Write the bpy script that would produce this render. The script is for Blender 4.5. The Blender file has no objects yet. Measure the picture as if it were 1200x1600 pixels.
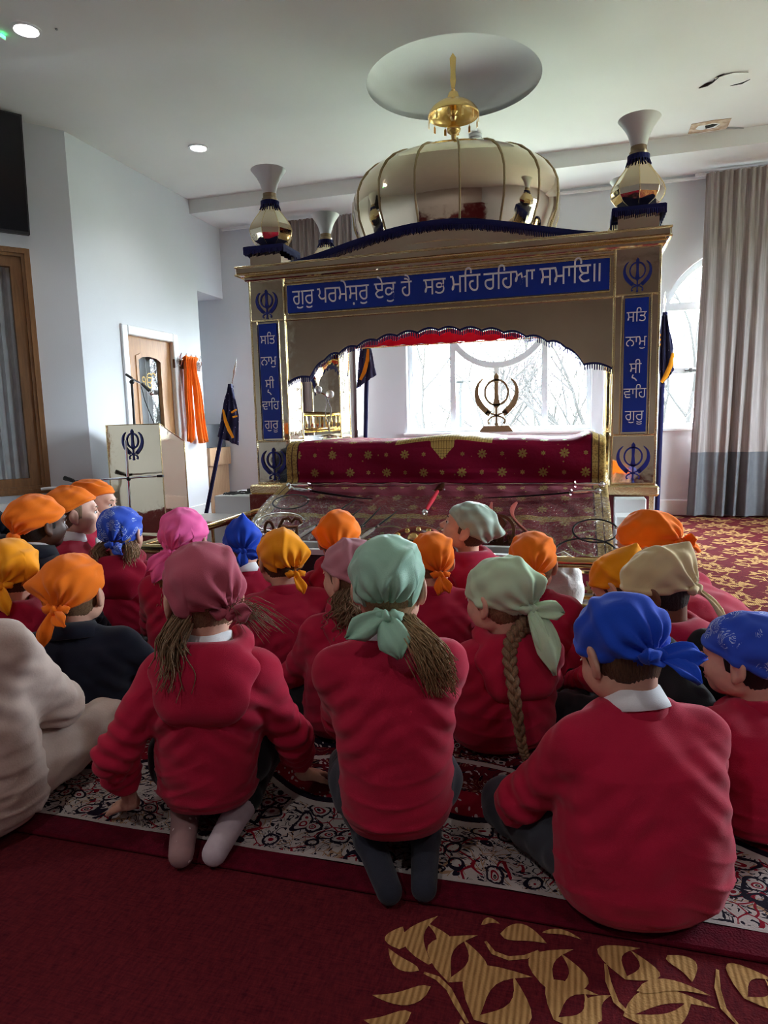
import bpy, math, random
import numpy as np
from mathutils import Vector, Matrix, noise as mnoise
from mathutils.geometry import tessellate_polygon
PI = math.pi
SC = bpy.context.scene
COL = SC.collection

# ---------------------------------------------------------------- camera
CAM_H = 1.1
YAW, PITCH, ROLL, FPX = 0.281210552, 0.134785748, -0.0257450563, 1052.54565
def _cam_axes():
    fwd0 = np.array([-math.sin(YAW), math.cos(YAW), 0.]); right = np.array([math.cos(YAW), math.sin(YAW), 0.]); up = np.array([0, 0, 1.])
    fwd = fwd0*math.cos(PITCH) - up*math.sin(PITCH); u = up*math.cos(PITCH) + fwd0*math.sin(PITCH)
    r2 = right*math.cos(ROLL) + u*math.sin(ROLL); u2 = u*math.cos(ROLL) - right*math.sin(ROLL)
    return r2, u2, fwd
_r, _u, _f = _cam_axes()
cam_data = bpy.data.cameras.new('camera'); cam = bpy.data.objects.new('camera', cam_data); COL.objects.link(cam)
cam.matrix_world = Matrix(((_r[0], _u[0], -_f[0], 0), (_r[1], _u[1], -_f[1], 0), (_r[2], _u[2], -_f[2], CAM_H), (0, 0, 0, 1)))
cam_data.sensor_fit = 'VERTICAL'; cam_data.sensor_height = 36; cam_data.sensor_width = 27
cam_data.lens = 36*FPX/1600; cam_data.clip_start = .03; cam_data.clip_end = 400
SC.camera = cam

# ---------------------------------------------------------------- world, lights, exposure
SC.view_settings.view_transform = 'Standard'; SC.view_settings.look = 'None'
SC.view_settings.gamma = 1; SC.view_settings.use_curve_mapping = False
SC.view_settings.exposure = 1.8
SKY = 19.0
w = bpy.data.worlds.new('overcast_sky'); SC.world = w; w.use_nodes = True
nt = w.node_tree; bg = nt.nodes['Background']
tc = nt.nodes.new('ShaderNodeTexCoord'); sp = nt.nodes.new('ShaderNodeSeparateXYZ'); rp = nt.nodes.new('ShaderNodeValToRGB')
nt.links.new(tc.outputs['Generated'], sp.inputs[0]); nt.links.new(sp.outputs['Z'], rp.inputs[0]); nt.links.new(rp.outputs[0], bg.inputs[0])
rp.color_ramp.elements[0].position = .0; rp.color_ramp.elements[0].color = (.80, .90, 1, 1)
rp.color_ramp.elements[1].position = .5; rp.color_ramp.elements[1].color = (.88, .95, 1, 1)
bg.inputs[1].default_value = SKY
SC.cycles.max_bounces = 9; SC.cycles.diffuse_bounces = 5; SC.cycles.glossy_bounces = 5; SC.cycles.transparent_max_bounces = 12
SC.cycles.transmission_bounces = 4
SC.cycles.sample_clamp_indirect = 6; SC.cycles.caustics_reflective = False; SC.cycles.caustics_refractive = False
SC.cycles.use_denoising = True; SC.cycles.pixel_filter_type = 'BLACKMAN_HARRIS'; SC.cycles.filter_width = .95
def portal(name, loc, rot, sx, sy):
    l = bpy.data.lights.new(name, 'AREA'); l.shape = 'RECTANGLE'; l.size = sx; l.size_y = sy; l.cycles.is_portal = True
    o = bpy.data.objects.new(name, l); o.location = loc; o.rotation_euler = rot; COL.objects.link(o)
REAR_Y = 7.85
portal('window_portal', (-.905, REAR_Y+.34, 2.0), (-PI/2, 0, 0), 2.1, 2.15)
portal('window_portal', (1.6, REAR_Y+.34, 1.8), (-PI/2, 0, 0), 1.6, 1.75)
portal('window_portal', (-3.1, REAR_Y+.34, 1.8), (-PI/2, 0, 0), 1.25, 1.75)
RIGHT_X = 4.2
RWIN = [(4.9, 1.75)]
for yc, wd in RWIN:
    portal('window_portal', (RIGHT_X+.34, yc, 1.75), (0, PI/2, 0), 1.7, wd)
CEIL_Z = 3.65
DOWNLIGHTS_AND_FILLS = [(-3.407, 5.923), (-3.436, 3.909), (2.4, 5.0), (-1.0, -.9), (2.2, -.4), (-3.4, .4)]  # last three, behind the camera, are unseen lamps added as fill light
for x, y in DOWNLIGHTS_AND_FILLS:
    l = bpy.data.lights.new('downlight_or_fill', 'SPOT'); l.energy = 24 if y < 1 else 9; l.spot_size = 2.2; l.spot_blend = .7; l.shadow_soft_size = .07; l.color = (1, .96, .92)
    o = bpy.data.objects.new('downlight_or_fill', l); o.location = (x, y, CEIL_Z-.03); COL.objects.link(o)

# ---------------------------------------------------------------- helpers
def px_ray(x, y):
    d = _r*((x-600)/FPX) - _u*((y-800)/FPX) + _f
    return d
def onp(ax, x, y, v):
    d = px_ray(x, y); c = np.array([0, 0, CAM_H]); i = 'XYZ'.index(ax); t = (v-c[i])/d[i]; return Vector(c+t*d)
def atdepth(x, y, D):
    return Vector(np.array([0, 0, CAM_H]) + px_ray(x, y)*D)
def L(r, g, b):
    f = lambda c: c/12.92 if c <= .04045 else ((c+.055)/1.055)**2.4
    return (f(r/255), f(g/255), f(b/255), 1)
def thing(name, label, cat, loc=(0, 0, 0), rotz=0, group=None):
    o = bpy.data.objects.new(name, None); COL.objects.link(o); o.empty_display_size = .1
    o.location = loc; o.rotation_euler = (0, 0, rotz); tag(o, label, cat, group); return o
def tag(o, label, cat, group=None):
    o['label'] = label; o['category'] = cat
    if group: o['group'] = group
    return o
def structure(o):
    o['kind'] = 'structure'; return o
def dup(o, parent=None):
    c = o.copy(); COL.objects.link(c); c.parent = parent
    for ch in o.children: dup(ch, c)
    return c
class MB:
    def __init__(s): s.v = []; s.f = []; s.m = []; s.uv = None
    def add(s, v, f, mi=0):
        n = len(s.v); s.v += [tuple(p) for p in v]; s.f += [tuple(i+n for i in q) for q in f]; s.m += [mi]*len(f); return s
    def box(s, x0, x1, y0, y1, z0, z1, mi=0, M=None, bev=0):
        if bev:
            b = min(bev, (x1-x0)*.45, (y1-y0)*.45, (z1-z0)*.45)
            pts = []
            for zz, k in ((z0, 1), (z0+b, 0), (z1-b, 0), (z1, 1)):
                e = b*k
                ring = [(x0+b, y0+e), (x1-b, y0+e), (x1-e, y0+b), (x1-e, y1-b), (x1-b, y1-e), (x0+b, y1-e), (x0+e, y1-b), (x0+e, y0+b)]
                pts += [(a, c, zz) for a, c in ring]
            f = [tuple(range(7, -1, -1)), tuple(range(24, 32))]
            for r in range(3):
                for i in range(8): f.append((r*8+i, r*8+(i+1) % 8, r*8+8+(i+1) % 8, r*8+8+i))
        else:
            pts = [(x, y, z) for z in (z0, z1) for x, y in ((x0, y0), (x1, y0), (x1, y1), (x0, y1))]
            f = [(3, 2, 1, 0), (4, 5, 6, 7), (0, 1, 5, 4), (1, 2, 6, 5), (2, 3, 7, 6), (3, 0, 4, 7)]
        if M is not None: pts = [M @ Vector(p) for p in pts]
        return s.add(pts, f, mi)
    def lathe(s, prof, n=32, c=(0, 0, 0), mi=0, sx=1, sy=1, ph=0, cap=True):
        pts = []; f = []
        for r, z in prof:
            for i in range(n):
                a = 2*PI*i/n+ph; pts.append((c[0]+r*sx*math.cos(a), c[1]+r*sy*math.sin(a), c[2]+z))
        for j in range(len(prof)-1):
            for i in range(n):
                k = (i+1) % n; f.append((j*n+i, j*n+k, (j+1)*n+k, (j+1)*n+i))
        if cap:
            f.append(tuple(range(n-1, -1, -1))); f.append(tuple((len(prof)-1)*n+i for i in range(n)))
        return s.add(pts, f, mi)
    def tube(s, path, r, n=8, mi=0, closed=False, flat=1.0, up=None):
        P = [Vector(p) for p in path]; m = len(P)
        R = list(r) if hasattr(r, '__len__') else [r]*m
        pts = []; f = []; pn = None
        for i in range(m):
            a = P[(i-1) % m] if (i > 0 or closed) else P[i]; b = P[(i+1) % m] if (i < m-1 or closed) else P[i]
            t = (b-a)
            t = t.normalized() if t.length > 1e-9 else Vector((0, 0, 1))
            if pn is None:
                h = Vector(up) if up else (Vector((0, 0, 1)) if abs(t.z) < .9 else Vector((1, 0, 0)))
                pn = (h - t*h.dot(t)).normalized()
            else:
                q = pn - t*pn.dot(t); pn = q.normalized() if q.length > 1e-6 else pn
            bn = t.cross(pn)
            for k in range(n):
                an = 2*PI*k/n; pts.append(P[i] + (pn*math.cos(an)*flat + bn*math.sin(an))*R[i])
        for i in range(m if closed else m-1):
            j = (i+1) % m
            for k in range(n):
                l = (k+1) % n; f.append((i*n+k, i*n+l, j*n+l, j*n+k))
        if not closed: f.append(tuple(range(n-1, -1, -1))); f.append(tuple((m-1)*n+k for k in range(n)))
        return s.add(pts, f, mi)
    def cyl(s, p, q, r, r2=None, n=16, mi=0): return s.tube([p, q], [r, r if r2 is None else r2], n, mi)
    def ball(s, c, r, n=16, m=10, mi=0, M=None):
        rr = r if hasattr(r, '__len__') else (r, r, r)
        pts = [(0, 0, -1)]; f = []
        for j in range(1, m):
            t = -PI/2+PI*j/m
            for i in range(n):
                a = 2*PI*i/n; pts.append((math.cos(t)*math.cos(a), math.cos(t)*math.sin(a), math.sin(t)))
        pts.append((0, 0, 1)); e = len(pts)-1
        for i in range(n):
            k = (i+1) % n; f.append((0, 1+k, 1+i)); f.append((e, 1+(m-2)*n+i, 1+(m-2)*n+k))
            for j in range(m-2): f.append((1+j*n+i, 1+j*n+k, 1+(j+1)*n+k, 1+(j+1)*n+i))
        pts = [Vector((p[0]*rr[0], p[1]*rr[1], p[2]*rr[2])) for p in pts]
        if M is not None: pts = [M @ p for p in pts]
        return s.add([p+Vector(c) for p in pts], f, mi)
    def prism(s, outer, fn, d0, d1, holes=(), mi=0):
        """polygon in (u,v), extruded along w from d0 to d1; fn(u,v,w) -> xyz"""
        loops = [list(outer)]+[list(h) for h in holes]
        tri = tessellate_polygon([[Vector((p[0], p[1], 0)) for p in l] for l in loops])
        flat = [p for l in loops for p in l]; n = len(flat)
        pts = [fn(p[0], p[1], d0) for p in flat]+[fn(p[0], p[1], d1) for p in flat]
        f = [tuple(t) for t in tri]+[tuple(i+n for i in reversed(t)) for t in tri]
        k = 0
        for l in loops:
            m = len(l)
            for i in range(m):
                j = (i+1) % m; f.append((k+i, k+j, n+k+j, n+k+i))
            k += m
        return s.add(pts, f, mi)
    def grid(s, P, mi=0, closed=False):
        """P[i][j] rows of points"""
        R = len(P); C = len(P[0]); pts = [p for r in P for p in r]; f = []
        for i in range(R-1):
            for j in range(C if closed else C-1):
                k = (j+1) % C; f.append((i*C+j, i*C+k, (i+1)*C+k, (i+1)*C+j))
        return s.add(pts, f, mi)
    def build(s, name, mats, parent=None, smooth=True, angle=.6, normals=True):
        me = bpy.data.meshes.new(name); me.from_pydata(s.v, [], s.f)
        mats = mats if isinstance(mats, (list, tuple)) else [mats]
        for m in mats: me.materials.append(m)
        if len(mats) > 1: me.polygons.foreach_set('material_index', s.m)
        if normals:
            import bmesh
            bm = bmesh.new(); bm.from_mesh(me); bmesh.ops.recalc_face_normals(bm, faces=bm.faces); bm.to_mesh(me); bm.free()
        if smooth:
            me.polygons.foreach_set('use_smooth', [True]*len(me.polygons)); me.update()
            try: me.set_sharp_from_angle(angle=angle)
            except Exception: pass
        me.update()
        o = bpy.data.objects.new(name, me); COL.objects.link(o)
        if parent: o.parent = parent
        return o
def np_mesh(name, V, F, mats, parent=None, mi=None, smooth=True):
    me = bpy.data.meshes.new(name); V = np.asarray(V, np.float32); F = np.asarray(F, np.int32)
    me.vertices.add(len(V)); me.vertices.foreach_set('co', V.ravel())
    k = F.shape[1]; me.loops.add(F.size); me.loops.foreach_set('vertex_index', F.ravel())
    me.polygons.add(len(F)); me.polygons.foreach_set('loop_start', np.arange(len(F), dtype=np.int32)*k)
    try: me.polygons.foreach_set('loop_total', np.full(len(F), k, np.int32))
    except Exception: pass
    mats = mats if isinstance(mats, (list, tuple)) else [mats]
    for m in mats: me.materials.append(m)
    if mi is not None: me.polygons.foreach_set('material_index', np.asarray(mi, np.int32))
    if smooth: me.polygons.foreach_set('use_smooth', np.ones(len(F), bool))
    me.update(calc_edges=True); me.validate()
    o = bpy.data.objects.new(name, me); COL.objects.link(o)
    if parent: o.parent = parent
    return o
# ---- node expressions
class E:
    nt = None
    def __init__(s, k): s.k = k
    def _m(op, *a, clamp=False):
        n = E.nt.nodes.new('ShaderNodeMath'); n.operation = op; n.use_clamp = clamp
        for i, x in enumerate(a):
            if isinstance(x, E): E.nt.links.new(x.k, n.inputs[i])
            else: n.inputs[i].default_value = float(x)
        return E(n.outputs[0])
    def __add__(s, o): return E._m('ADD', s, o)
    def __radd__(s, o): return E._m('ADD', o, s)
    def __sub__(s, o): return E._m('SUBTRACT', s, o)
    def __rsub__(s, o): return E._m('SUBTRACT', o, s)
    def __mul__(s, o): return E._m('MULTIPLY', s, o)
    def __rmul__(s, o): return E._m('MULTIPLY', o, s)
    def __truediv__(s, o): return E._m('DIVIDE', s, o)
    def __neg__(s): return E._m('MULTIPLY', s, -1)
    def sin(s): return E._m('SINE', s)
    def cos(s): return E._m('COSINE', s)
    def abs(s): return E._m('ABSOLUTE', s)
    def sqrt(s): return E._m('SQRT', s)
    def fract(s): return E._m('FRACT', s)
    def floor(s): return E._m('FLOOR', s)
    def gt(s, o): return E._m('GREATER_THAN', s, o)
    def lt(s, o): return E._m('LESS_THAN', s, o)
    def max(s, o): return E._m('MAXIMUM', s, o)
    def min(s, o): return E._m('MINIMUM', s, o)
    def pow(s, o): return E._m('POWER', s, o)
    def pp(s, a): return E._m('PINGPONG', s, a)
    def atan2(s, o): return E._m('ARCTAN2', s, o)
    def clamp(s): return E._m('ADD', s, 0, clamp=True)
    def step(s, a, b):      # smooth ramp a..b
        return E._m('DIVIDE', s-a, b-a, clamp=True)
def vec(x, y, z=0):
    n = E.nt.nodes.new('ShaderNodeCombineXYZ')
    for i, a in enumerate((x, y, z)):
        if isinstance(a, E): E.nt.links.new(a.k, n.inputs[i])
        else: n.inputs[i].default_value = a
    return n.outputs[0]
def noise(v, scale=5, detail=2, rough=.5, out='Fac', dist=0):
    n = E.nt.nodes.new('ShaderNodeTexNoise'); n.inputs['Scale'].default_value = scale; n.inputs['Detail'].default_value = detail
    n.inputs['Roughness'].default_value = rough; n.inputs['Distortion'].default_value = dist
    E.nt.links.new(v, n.inputs['Vector']); return E(n.outputs[out])
def voro(v, scale, feature='F1', out='Distance', rand=1):
    n = E.nt.nodes.new('ShaderNodeTexVoronoi'); n.feature = feature; n.inputs['Scale'].default_value = scale; n.inputs['Randomness'].default_value = rand
    E.nt.links.new(v, n.inputs['Vector']); return E(n.outputs[out])
def white(v):
    n = E.nt.nodes.new('ShaderNodeTexWhiteNoise'); n.noise_dimensions = '2D'; E.nt.links.new(v, n.inputs['Vector']); return E(n.outputs['Value'])
def mix(f, a, b):
    n = E.nt.nodes.new('ShaderNodeMix'); n.data_type = 'RGBA'
    for s, x in ((n.inputs['Factor'], f), (n.inputs['A'], a), (n.inputs['B'], b)):
        if isinstance(x, E): E.nt.links.new(x.k, s)
        elif hasattr(x, 'is_linked'): E.nt.links.new(x, s)
        else: s.default_value = x
    return n.outputs['Result']
MATS = {}
def mat(name, color=(.8, .8, .8, 1), rough=.6, metal=0, fn=None, spec=.5, bump=None, sheen=0, coat=0, emit=None, trans=0):
    """fn(C) may return colour socket or dict(color=,rough=,bump=E,...) ; bump=(scale, strength[, stretch])"""
    if name in MATS: return MATS[name]
    m = bpy.data.materials.new(name); m.use_nodes = True; MATS[name] = m
    nt = m.node_tree; E.nt = nt; b = nt.nodes['Principled BSDF']
    b.inputs['Base Color'].default_value = color; b.inputs['Roughness'].default_value = rough; b.inputs['Metallic'].default_value = metal
    b.inputs['Specular IOR Level'].default_value = spec; b.inputs['Sheen Weight'].default_value = sheen; b.inputs['Coat Weight'].default_value = coat
    b.inputs['Transmission Weight'].default_value = trans
    if emit: b.inputs['Emission Color'].default_value = emit[0]; b.inputs['Emission Strength'].default_value = emit[1]
    t = nt.nodes.new('ShaderNodeTexCoord'); bumpE = None; bs = .3; bd = .01
    class C: obj = t.outputs['Object']; uv = t.outputs['UV']
    sep = nt.nodes.new('ShaderNodeSeparateXYZ'); nt.links.new(C.obj, sep.inputs[0]); C.x, C.y, C.z = (E(sep.outputs[i]) for i in range(3))
    se2 = nt.nodes.new('ShaderNodeSeparateXYZ'); nt.links.new(C.uv, se2.inputs[0]); C.u, C.v = E(se2.outputs[0]), E(se2.outputs[1])
    if bump:
        bumpE = noise(C.obj if len(bump) < 3 else vec(C.x*bump[2][0], C.y*bump[2][1], C.z*bump[2][2]), bump[0], 3); bs = bump[1]
    if fn:
        r = fn(C)
        if not isinstance(r, dict): r = dict(color=r)
        if 'color' in r: nt.links.new(r['color'], b.inputs['Base Color'])
        for key, sk in (('rough', 'Roughness'), ('metal', 'Metallic'), ('alpha', 'Alpha'), ('coat', 'Coat Weight')):
            if key in r: nt.links.new(r[key].k, b.inputs[sk])
        if 'bump' in r: bumpE = r['bump']; bs = r.get('bs', .3); bd = r.get('bd', .01)
    if bumpE is not None:
        n = nt.nodes.new('ShaderNodeBump'); n.inputs['Strength'].default_value = bs; n.inputs['Distance'].default_value = bd
        nt.links.new(bumpE.k, n.inputs['Height']); nt.links.new(n.outputs[0], b.inputs['Normal'])
    return m
def fabric(name, c, var=.12, scale=520, rough=.9, fold=None, through=0):
    c2 = tuple(x*(1-var) for x in c[:3])+(1,); c1 = tuple(min(1, x*(1+var)) for x in c[:3])+(1,)
    def fn(C):
        n1 = noise(C.obj, 9, 3); n2 = noise(C.obj, scale, 1)
        h = n2
        return dict(color=mix(n1.step(.3, .7)*.7+n2.step(.3, .7)*.3, c2, c1), bump=h, bs=.22, bd=.0025)
    m = mat(name, c, rough, fn=fn, spec=.2, sheen=.12)
    if through:      # light passes through thin cloth
        nt = m.node_tree; b = nt.nodes['Principled BSDF']; o = nt.nodes['Material Output']; t = nt.nodes.new('ShaderNodeBsdfTranslucent'); t.inputs[0].default_value = c
        x = nt.nodes.new('ShaderNodeMixShader'); x.inputs[0].default_value = through; nt.links.new(b.outputs[0], x.inputs[1]); nt.links.new(t.outputs[0], x.inputs[2]); nt.links.new(x.outputs[0], o.inputs[0])
    return m
def glass_mat():
    m = bpy.data.materials.new('window_glass'); m.use_nodes = True; nt = m.node_tree
    nt.nodes.remove(nt.nodes['Principled BSDF']); o = nt.nodes['Material Output']
    t = nt.nodes.new('ShaderNodeBsdfTransparent'); t.inputs[0].default_value = (.95, .97, .97, 1)
    g = nt.nodes.new('ShaderNodeBsdfGlossy'); g.inputs['Roughness'].default_value = .02
    fr = nt.nodes.new('ShaderNodeFresnel'); fr.inputs[0].default_value = 1.35
    ge = nt.nodes.new('ShaderNodeNewGeometry'); mu = nt.nodes.new('ShaderNodeMath'); mu.operation = 'SUBTRACT'; mu.use_clamp = True; nt.links.new(fr.outputs[0], mu.inputs[0]); nt.links.new(ge.outputs['Backfacing'], mu.inputs[1])
    x = nt.nodes.new('ShaderNodeMixShader'); nt.links.new(mu.outputs[0], x.inputs[0]); nt.links.new(t.outputs[0], x.inputs[1]); nt.links.new(g.outputs[0], x.inputs[2])
    nt.links.new(x.outputs[0], o.inputs[0]); return m
GLASS = glass_mat()
def wood_fn(c1, c2, ax='z', sc=1):
    def fn(C):
        s = {'z': (14, 14, 1.2), 'x': (1.2, 14, 14), 'y': (14, 1.2, 14)}[ax]
        n = noise(vec(C.x*s[0], C.y*s[1], C.z*s[2]), 3*sc, 4, .6, dist=.6); n2 = noise(vec(C.x*s[0]*6, C.y*s[1]*6, C.z*s[2]*3), 6, 2)
        return dict(color=mix((n*.75+n2*.25).step(.3, .7), c1, c2), bump=n2, bs=.05)
    return fn
def plaster(name, c):
    c2 = tuple(x*.96 for x in c[:3])+(1,)
    return mat(name, c, .7, fn=lambda C: dict(color=mix(noise(C.obj, 1.3, 3).step(.35, .65), c2, c), bump=noise(C.obj, 90, 2), bs=.04), spec=.3)
WALL = plaster('white_wall_paint', (.70, .72, .76, 1)); CEILM = plaster('ceiling_paint', (.78, .77, .76, 1))
WHITE = mat('white_gloss_paint', (.78, .79, .80, 1), .4, bump=(60, .03)); UPVC = mat('white_window_frame', (.56, .58, .61, 1), .5, bump=(40, .01))
OAK = mat('oak', fn=wood_fn(L(166, 112, 62), L(196, 144, 90)), rough=.45)
OAKD = mat('brown_timber', fn=wood_fn(L(112, 76, 42), L(146, 103, 60)), rough=.45)
GOLD = mat('gold_mirror', (.80, .70, .52, 1), .055, 1, fn=lambda C: dict(bump=noise(C.obj, 3.5, 2)+noise(C.obj, 14, 2)*.12, bs=.10, bd=.02,
           rough=noise(C.obj, 30, 4).step(.45, .8)*.09+.04, color=mix(noise(C.obj, 2, 3).step(.3, .7), (.80, .70, .52, 1), (.72, .62, .45, 1))))
GOLDTRIM = mat('gold_beading', (.86, .72, .42, 1), .22, 1, bump=(120, .3))
BRASS = mat('polished_brass', (.83, .61, .28, 1), .12, 1, bump=(8, .05))
GILT = mat('gilt', (.74, .50, .20, 1), .25, 1, bump=(40, .1))
BLACK = mat('black_plastic', (.012, .012, .014, 1), .4, bump=(80, .05)); CHROME = mat('chrome', (.75, .76, .78, 1), .1, 1, bump=(5, .02))
NAVY = fabric('navy_fringe', L(28, 32, 88)); BLUEV = mat('blue_vinyl', L(20, 52, 158), .25, bump=(6, .04)); BLUEK = mat('royal_blue_enamel', L(30, 45, 140), .3, bump=(20, .03))
LETTER = mat('white_lettering', (.80, .82, .86, 1), .5, bump=(50, .02))
# ================================================================ SETTING
def arc(cx, cz, r, a0, a1, n): return [(cx+r*math.cos(a0+(a1-a0)*i/n), cz+r*math.sin(a0+(a1-a0)*i/n)) for i in range(n+1)]
def arch_loop(cx, hw, z0, zs, r=None, n=24):
    r = r or hw
    return [(cx-hw, z0), (cx+hw, z0)]+[(cx+hw*math.cos(PI*i/n), zs+r*math.sin(PI*i/n)) for i in range(n+1)]
XZ = lambda u, v, w: (u, w, v)
# rear wall
REARWIN = arch_loop(-.905, 1.045, .94, 1.98); RARCH = arch_loop(1.6, .78, .94, 2.0); LARCH = arch_loop(-3.1, .6, .94, 2.0)
structure(MB().prism([(-5.4, 0), (RIGHT_X+.3, 0), (RIGHT_X+.3, 4.2), (-5.4, 4.2)], XZ, REAR_Y, REAR_Y+.3, [REARWIN, RARCH, LARCH]).build('wall_rear', WALL, smooth=False))
def arch_window(name, cx, hw, z0, zs, bars, extra=None):
    y0, y1 = REAR_Y+.10, REAR_Y+.16; b = MB(); t = .055
    outer = arch_loop(cx, hw, z0, zs); inner = arch_loop(cx, hw-t, z0+t, zs, hw-t)
    b.prism(outer, XZ, y0, y1, [inner])
    for q in bars: b.box(q[0], q[1], y0+.005, y1-.005, q[2], q[3])
    if extra: extra(b, y0, y1)
    w_ = structure(thing(name, '', '')); del w_['label'], w_['category']
    b.build('window_frame', UPVC, w_, angle=.4)
    p = MB().prism(arch_loop(cx, hw-.02, z0+.02, zs, hw-.02), XZ, y0+.025, y0+.033); p.build('window_pane', GLASS, w_)
    MB().box(cx-hw-.04, cx+hw+.04, REAR_Y-.05, REAR_Y+.11, z0-.03, z0+.005, bev=.008).build('window_sill', WHITE, w_)
    return w_
def circ(b, y0, y1):
    b.prism(arc(-.905, 2.29, .625, 0, 2*PI, 64)[:-1], XZ, y0-.005, y1+.005, [arc(-.905, 2.29, .555, 0, 2*PI, 64)[:-1]])
arch_window('window_1', -.905, 1.045, .94, 1.98, [(-1.45, -1.385, .97, 2.1), (-.40, -.335, .97, 2.1), (-.935, -.875, .97, 1.70), (-.935, -.875, 2.88, 3.0), (-1.9, -1.45, 1.98, 2.03), (-.36, .1, 1.98, 2.03)], circ)
w2 = arch_window('window_2', 1.6, .78, .94, 2.0, [(.84, 2.36, 2.18, 2.26), (.84, 2.36, 1.52, 1.58), (1.57, 1.63, .96, 2.7)])
h_ = MB(); h_.box(1.09, 1.20, REAR_Y+.07, REAR_Y+.10, 1.535, 1.56, bev=.005); h_.box(1.13, 1.16, REAR_Y+.05, REAR_Y+.08, 1.53, 1.57, bev=.004); h_.build('window_handle', BLACK, w2)
arch_window('window_3', -3.1, .6, .94, 2.0, [(-3.68, -2.52, 2.18, 2.26), (-3.68, -2.52, 1.52, 1.58), (-3.13, -3.07, .96, 2.58)])
# right wall with three windows (light enters here)
YZ = lambda u, v, w: (w, u, v)
structure(MB().prism([(-3, 0), (REAR_Y, 0), (REAR_Y, 4.2), (-3, 4.2)], YZ, RIGHT_X, RIGHT_X+.3, [[(y-wd/2, .9), (y+wd/2, .9), (y+wd/2, 2.6), (y-wd/2, 2.6)] for y, wd in RWIN]).build('wall_right', WALL, smooth=False))
for i, (y, wd) in enumerate(RWIN):
    b = MB(); b.prism([(y-wd/2, .9), (y+wd/2, .9), (y+wd/2, 2.6), (y-wd/2, 2.6)], YZ, RIGHT_X+.1, RIGHT_X+.16, [[(y-wd/2+.05, .95), (y-.03, .95), (y-.03, 2.55), (y-wd/2+.05, 2.55)], [(y+.03, .95), (y+wd/2-.05, .95), (y+wd/2-.05, 2.55), (y+.03, 2.55)]])
    w_ = thing('window_%d' % (4+i), '', ''); del w_['label'], w_['category']; structure(w_)
    b.build('window_frame', UPVC, w_, smooth=False); MB().box(RIGHT_X+.125, RIGHT_X+.13, y-wd/2, y+wd/2, .9, 2.6).build('window_pane', GLASS, w_)
# left wall: door opening, alcove, splay
DOOR = (5.86, 6.68, 2.03)
LX = -4.3; ALC = 7.25
structure(MB().prism([(5.23, 0), (DOOR[0], 0), (DOOR[0], DOOR[2]), (DOOR[1], DOOR[2]), (DOOR[1], 0), (ALC, 0), (ALC, 2.66), (REAR_Y, 2.66), (REAR_Y, 4.2), (5.23, 4.2)], YZ, LX-.16, LX).build('wall_left', WALL, smooth=False))
b = MB(); b.box(-5.2, LX-.161, ALC-.1, ALC-.001, 0, 2.75); b.box(-5.2, -5.1, ALC, REAR_Y, 0, 2.75); b.box(-5.2, LX-.16, ALC-.1, REAR_Y, 2.66, 2.76)
structure(b.build('wall_alcove', WALL, smooth=False))
S0 = Vector((LX, 5.23, 0)); SD = Vector((-.6, -.8, 0)); SN = Vector((.8, -.6, 0)); SLEN = 2.0
SPL = lambda u, v, w: tuple(S0+SD*u+SN*w+Vector((0, 0, v)))
WF = (.365, 1.75, .54, 2.62)   # wooden internal window on the splay: u0,u1,z0,z1
structure(MB().prism([(0, 0), (SLEN, 0), (SLEN, 4.2), (0, 4.2)], SPL, -.16, 0, [[(WF[0]+.04, WF[2]+.04), (WF[1]-.04, WF[2]+.04), (WF[1]-.04, WF[3]-.04), (WF[0]+.04, WF[3]-.04)]]).build('wall_splay', WALL, smooth=False))
E0 = S0+SD*SLEN
structure(MB().box(E0.x-.16, E0.x, -3, E0.y, 0, 4.2).build('wall_near', WALL, smooth=False))
structure(MB().box(E0.x-.16, RIGHT_X+.3, -3.2, -3, 0, 4.2).build('wall_back', plaster('back_wall_paint', (.46, .38, .36, 1)), smooth=False))
# ceiling with a round recess
cc = (-.95, 5.50); CR = .665
rec = arc(cc[0], cc[1], CR, 0, 2*PI, 72)[:-1]
b = MB().prism([(-5.8, -3.2), (RIGHT_X+.3, -3.2), (RIGHT_X+.3, REAR_Y+.3), (-5.8, REAR_Y+.3)], lambda u, v, w: (u, v, w), CEIL_Z, CEIL_Z+.04, [rec])
P = [[(cc[0]+CR*s*math.cos(2*PI*i/72), cc[1]+CR*s*math.sin(2*PI*i/72), CEIL_Z+h) for i in range(72)] for s, h in ((1, 0), (1, .10), (.97, .17), (.88, .24), (.65, .30), (.3, .33), (.0004, .335))]
b.grid(P, closed=True)
structure(b.build('ceiling', CEILM, angle=.5))
b = MB(); b.box(-5.2, RIGHT_X, 7.19, REAR_Y, 3.5, CEIL_Z); structure(b.build('trim_1', CEILM, smooth=False))   # dropped soffit along the window wall
structure(MB().box(-.5, 2.6, REAR_Y-.045, REAR_Y-.02, 3.435, 3.465, bev=.006).build('trim_2', WHITE))
for nm, q in (('baseboard_rear', (-4.3, RIGHT_X, REAR_Y-.02, REAR_Y, 0, .17)), ('baseboard_left', (LX, LX+.02, 6.76, ALC, 0, .17)), ('baseboard_side', (LX, LX+.02, 5.25, 5.78, 0, .17))):
    bb = MB(); bb.box(*q, bev=.006); structure(bb.build(nm, WHITE))
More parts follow.
